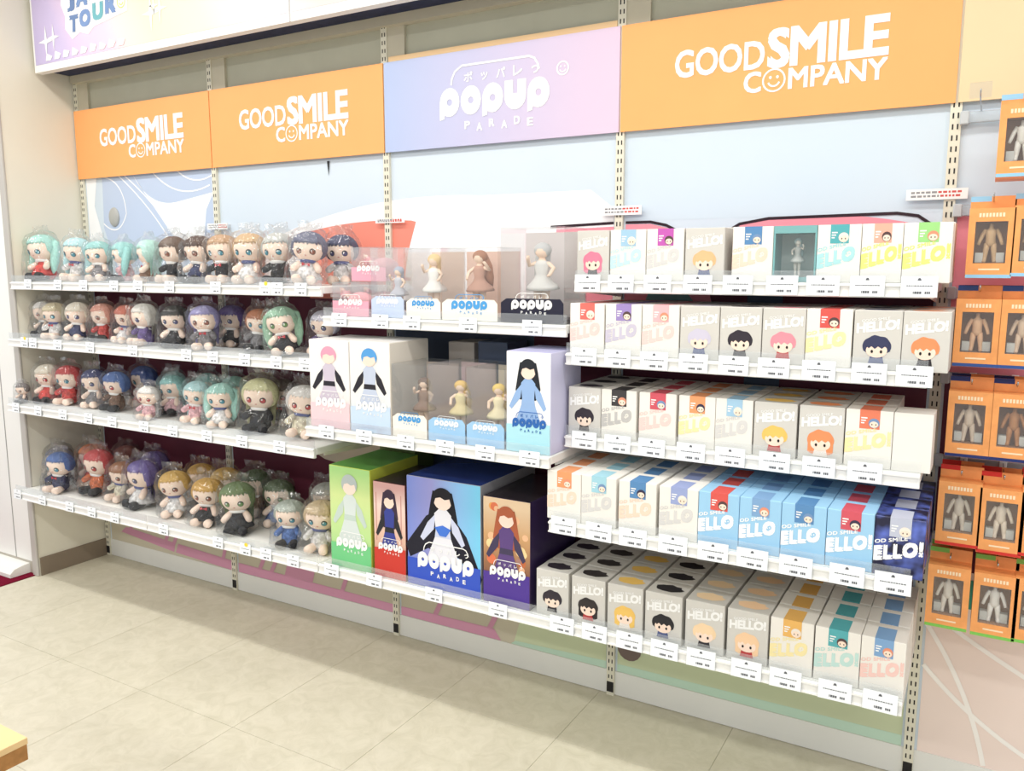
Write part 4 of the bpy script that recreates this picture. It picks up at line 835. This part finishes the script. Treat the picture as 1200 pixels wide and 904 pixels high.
for lv, pxs in TAGPX.items():
    d, zb = LV[lv]; used_ = []
    for px in pxs:
        yq = -d-.0066; X = col(px, yq, zb+.025); s = .72 if (lv[0] == 'L' or (lv == 'BT' and px < 380)) else (.85 if lv[0] == 'M' or (lv == 'BT' and px < 600) else 1.0)
        near = min((i for i in PITEM if i[0] == lv and i not in used_), key=lambda i: abs(i[1]-X)); used_.append(near)
        o = tag(empty('price_card', (X, yq, zb+.003), (R_(-4), 0, R_(random.uniform(-2, 2))), (s, 1, max(s, .9))), 'small white price card under the %s, %s' % (near[2], SHN(lv, X)), 'price card', 'price cards on the shelf rails')
        ob('card', card_me, CARD, o); ob('fine_print', print_me, rgbm((96, 98, 104)), o); ob('card_holder', holder_me, LIPM, o)
        if (lv, px) in (('L1', 310), ('L2', 28), ('BT', 287)): ob('yellow_sticker', MB().disc(.008, th-.004, .012, .008, -.002), rgbm((248, 214, 70)), o)

# ------------------------------------------------------------------ hanging packages (right-hand bay)
PW, PD, PH = .092, .055, .188
PORG = mat('package_orange', (244, 166, 100), .4, .35, .10, 40); PBRN = mat('package_brown', (172, 130, 102), .6, .2)
def pkgbody():
    mb = MB(); w2 = PW/2; a0, a1, b0, b1 = -.032, .032, .034, .128   # window rectangle
    o = [(-w2, 0), (w2, 0), (w2, .158), (-w2, .158)]; i = [(a0, b0), (a1, b0), (a1, b1), (a0, b1)]
    for k in range(4): q = (k+1) % 4; mb.add([(o[k][0], 0, o[k][1]), (o[q][0], 0, o[q][1]), (i[q][0], 0, i[q][1]), (i[k][0], 0, i[k][1])], [(0, 1, 2, 3)], 0)
    for k in range(4): q = (k+1) % 4; mb.add([(i[k][0], 0, i[k][1]), (i[q][0], 0, i[q][1]), (i[q][0], .045, i[q][1]), (i[k][0], .045, i[k][1])], [(0, 1, 2, 3)], 1)
    mb.add([(x, .045, z) for x, z in i], [(0, 1, 2, 3)], 1)
    for k in range(4): q = (k+1) % 4; mb.add([(o[k][0], 0, o[k][1]), (o[k][0], PD, o[k][1]), (o[q][0], PD, o[q][1]), (o[q][0], 0, o[q][1])], [(0, 1, 2, 3)], 0)
    mb.add([(x, PD, z) for x, z in o], [(3, 2, 1, 0)], 0)
    return mb.mesh('package_body', 2)
pkg_me = pkgbody()
hdr_me = MB().box(-PW/2, PW/2, PD-.0015, PD, .158, PH).mesh('header_card')
hdr2_me = MB().box(-PW/2, -.004, PD-.002, PD-.0014, PH-.012, PH).mesh('colour_tab')
win_me = MB().box(-.032, .032, .0004, .001, .034, .128).mesh('window')
edge_me = MB().box(-PW/2+.0005, PW/2-.0005, -.0006, .0005, .0005, .008).mesh('base_stripe')
nm = MB()
for k in range(8): nm.poly([(-.026+k*.0066, .138), (-.0215+k*.0066, .138), (-.0215+k*.0066, .147), (-.026+k*.0066, .147)], -.0006)
nm2 = MB(); nm2.poly([(-.02, .018), (.022, .018), (.022, .022), (-.02, .022)], -.0006); nm = nm.mesh('name_print'); nm2 = nm2.mesh('base_print')
def bodyfig():
    mb = MB()
    mb.tube([(0, 0, .088), (0, 0, .078), (0, 0, .072), (0, 0, .056), (0, 0, .044), (0, 0, .036)], [.004, .0045, .012, .010, .011, .008], 0, 10)
    for s in (-1, 1):
        mb.tube([(s*.010, 0, .074), (s*.016, 0, .064), (s*.021, -.003, .050), (s*.024, -.006, .040)], [.005, .0045, .004, .0035], 0, 8)
        mb.tube([(s*.006, 0, .042), (s*.008, -.004, .028), (s*.009, -.002, .014), (s*.010, -.004, .003), (s*.010, -.009, .002)], [.0068, .006, .005, .0045, .004], 0, 8)
    return mb.mesh('doll_body')
bf_me = bodyfig()
tray_me = MB().box(-.029, -.013, -.006, .012, 0, .022).box(.013, .029, -.006, .012, 0, .022).mesh('clear_tray')
hk_me = MB().tube([(0, -.012, .0), (0, -.012-.19, .0), (0, -.012-.205, .006), (0, -.012-.21, .014)], .0017, 0, 6).mesh('wire')
PROWS = [  # ztop of the card, front Y, [(px0, px1, lift)], tab colour, skin
 (1.808, [(1172, 1226, 0)], 'sky blue', [(232, 226, 216)]),
 (1.583, [(1133, 1190, 0), (1188, 1244, .004)], 'sky blue', [(206, 170, 128), (206, 170, 128)]),
 (1.377, [(1117, 1174, 0), (1171, 1228, .0)], 'navy', [(232, 186, 146), (226, 196, 168)]),
 (1.160, [(1110, 1162, 0), (1162, 1216, .0)], 'dark blue', [(222, 202, 180), (186, 130, 84)]),
 (.940, [(1098, 1150, 0), (1147, 1200, -.006), (1198, 1250, 0)], 'red', [(226, 212, 194), (236, 220, 200), (226, 212, 194)]),
 (.728, [(1087, 1135, 0), (1142, 1190, -.002), (1191, 1240, 0)], 'green', [(236, 226, 212), (240, 234, 226), (236, 226, 212)])]
TABC = {'sky blue': (150, 202, 234), 'navy': (52, 84, 150), 'dark blue': (40, 52, 110), 'red': (210, 54, 48), 'green': (128, 196, 92)}
SKN = {0: 'pale', 1: 'tan', 2: 'peach'}
RN = ['highest bar', 'second bar down', 'third bar down', 'fourth bar down', 'fifth bar down', 'lowest bar']
ORD = ['first', 'second', 'third']
for ri, (zt, its, tabc, sks) in enumerate(PROWS):
    yf = -.215
    bar = tag(empty('hook_bar', (4*B+B/2, -.012, zt-.022)), 'translucent grey rail holding display hooks, %s on the wall' % RN[ri], 'rail')
    ob('bar', MB().box(-B/2+.02, B/2-.02, -.012, -.004, -.014, .014, 0, .002), clear('bar_plastic', (.82, .87, .90), .1, .2, .5, .25), bar)
    for s in (-1, 1): ob('bar_end', MB().box(s*(B/2-.02)-.01, s*(B/2-.02)+.01, -.014, .008, -.016, .016, 0, .002), rgbm((196, 202, 206), .4, 'bar'), bar)
    for ci, (p0, p1, lift) in enumerate(its):
        z0 = zt-PH+lift; x0, x1 = col(p0, yf, z0+PH*.5), col(p1, yf, z0+PH*.5); X = (x0+x1)/2
        hk = tag(empty('display_hook', (X, -.012, zt-.012)), 'thin chrome display hook on the %s, %s from the slotted upright' % (RN[ri], ORD[ci]), 'hook')
        ob('wire', hk_me, WIRE, hk); ob('hook_clip', MB().box(-.008, .008, -.020, -.0125, -.010, .006, 0, .001), RAILW, hk)
        hk.location.y = -.008
        for dpt in range(2):
            o = tag(empty('hanging_package', (X, yf+dpt*(PD+.004), z0), (0, 0, 0)), ('orange window package with %s tab, %s from the upright on the %s' % (tabc, ORD[ci], RN[ri])) if dpt == 0 else 'orange package hung behind the %s one on the %s' % (ORD[ci], RN[ri]), 'package', 'hanging orange packages')
            ob('package_body', pkg_me, [PORG, PBRN], o); ob('header_card', hdr_me, PORG, o); ob('colour_tab', hdr2_me, rgbm(TABC[tabc]), o)
            ob('base_stripe', edge_me, rgbm(TABC[tabc]), o)
            if dpt == 0:
                ob('window', win_me, ACRYL, o); ob('name_print', nm, rgbm((252, 226, 190)), o)['kind'] = 'stuff'; ob('base_print', nm2, rgbm((252, 226, 190)), o)
                f = ob('doll_body', bf_me, rgbm(sks[ci], .6, 'doll'), o, (0, .022, .036)); ob('clear_tray', tray_me, rgbm((206, 206, 200), .3, 'tray'), f)

# ------------------------------------------------------------------ end plate hook at the top of the hanging bay
hk = tag(empty('display_hook', (3.655, -.008, 1.80)), 'empty chrome display hook with clear plate under the tan banner', 'hook')
ob('wire', hk_me, WIRE, hk); ob('tag_plate', MB().box(-.022, .022, -.225, -.2235, -.006, .028), clear('plate_clear'), hk)

# ------------------------------------------------------------------ wooden table in the aisle
tb = tag(empty('wooden_table', (1.865, -2.15, 0)), 'light wooden table with thick plywood edge standing in the aisle', 'table')
WOOD = mat('plywood_top', (222, 190, 140), .5, .3, .10, 9); EDGE = mat('plywood_edge', (170, 122, 72), .6, .2, .25, 60)
ob('table_top', MB().box(-.6, .6, -.392, .392, .690, .70), WOOD, tb)
ob('edge_band', MB().box(-.599, .599, -.391, .391, .664, .6897), EDGE, tb)
for sx in (-1, 1):
    for sy in (-1, 1): ob('leg', MB().box(sx*.38-.025, sx*.38+.025, sy*.30-.025, sy*.30+.025, 0, .664, 0, .003), EDGE, tb)
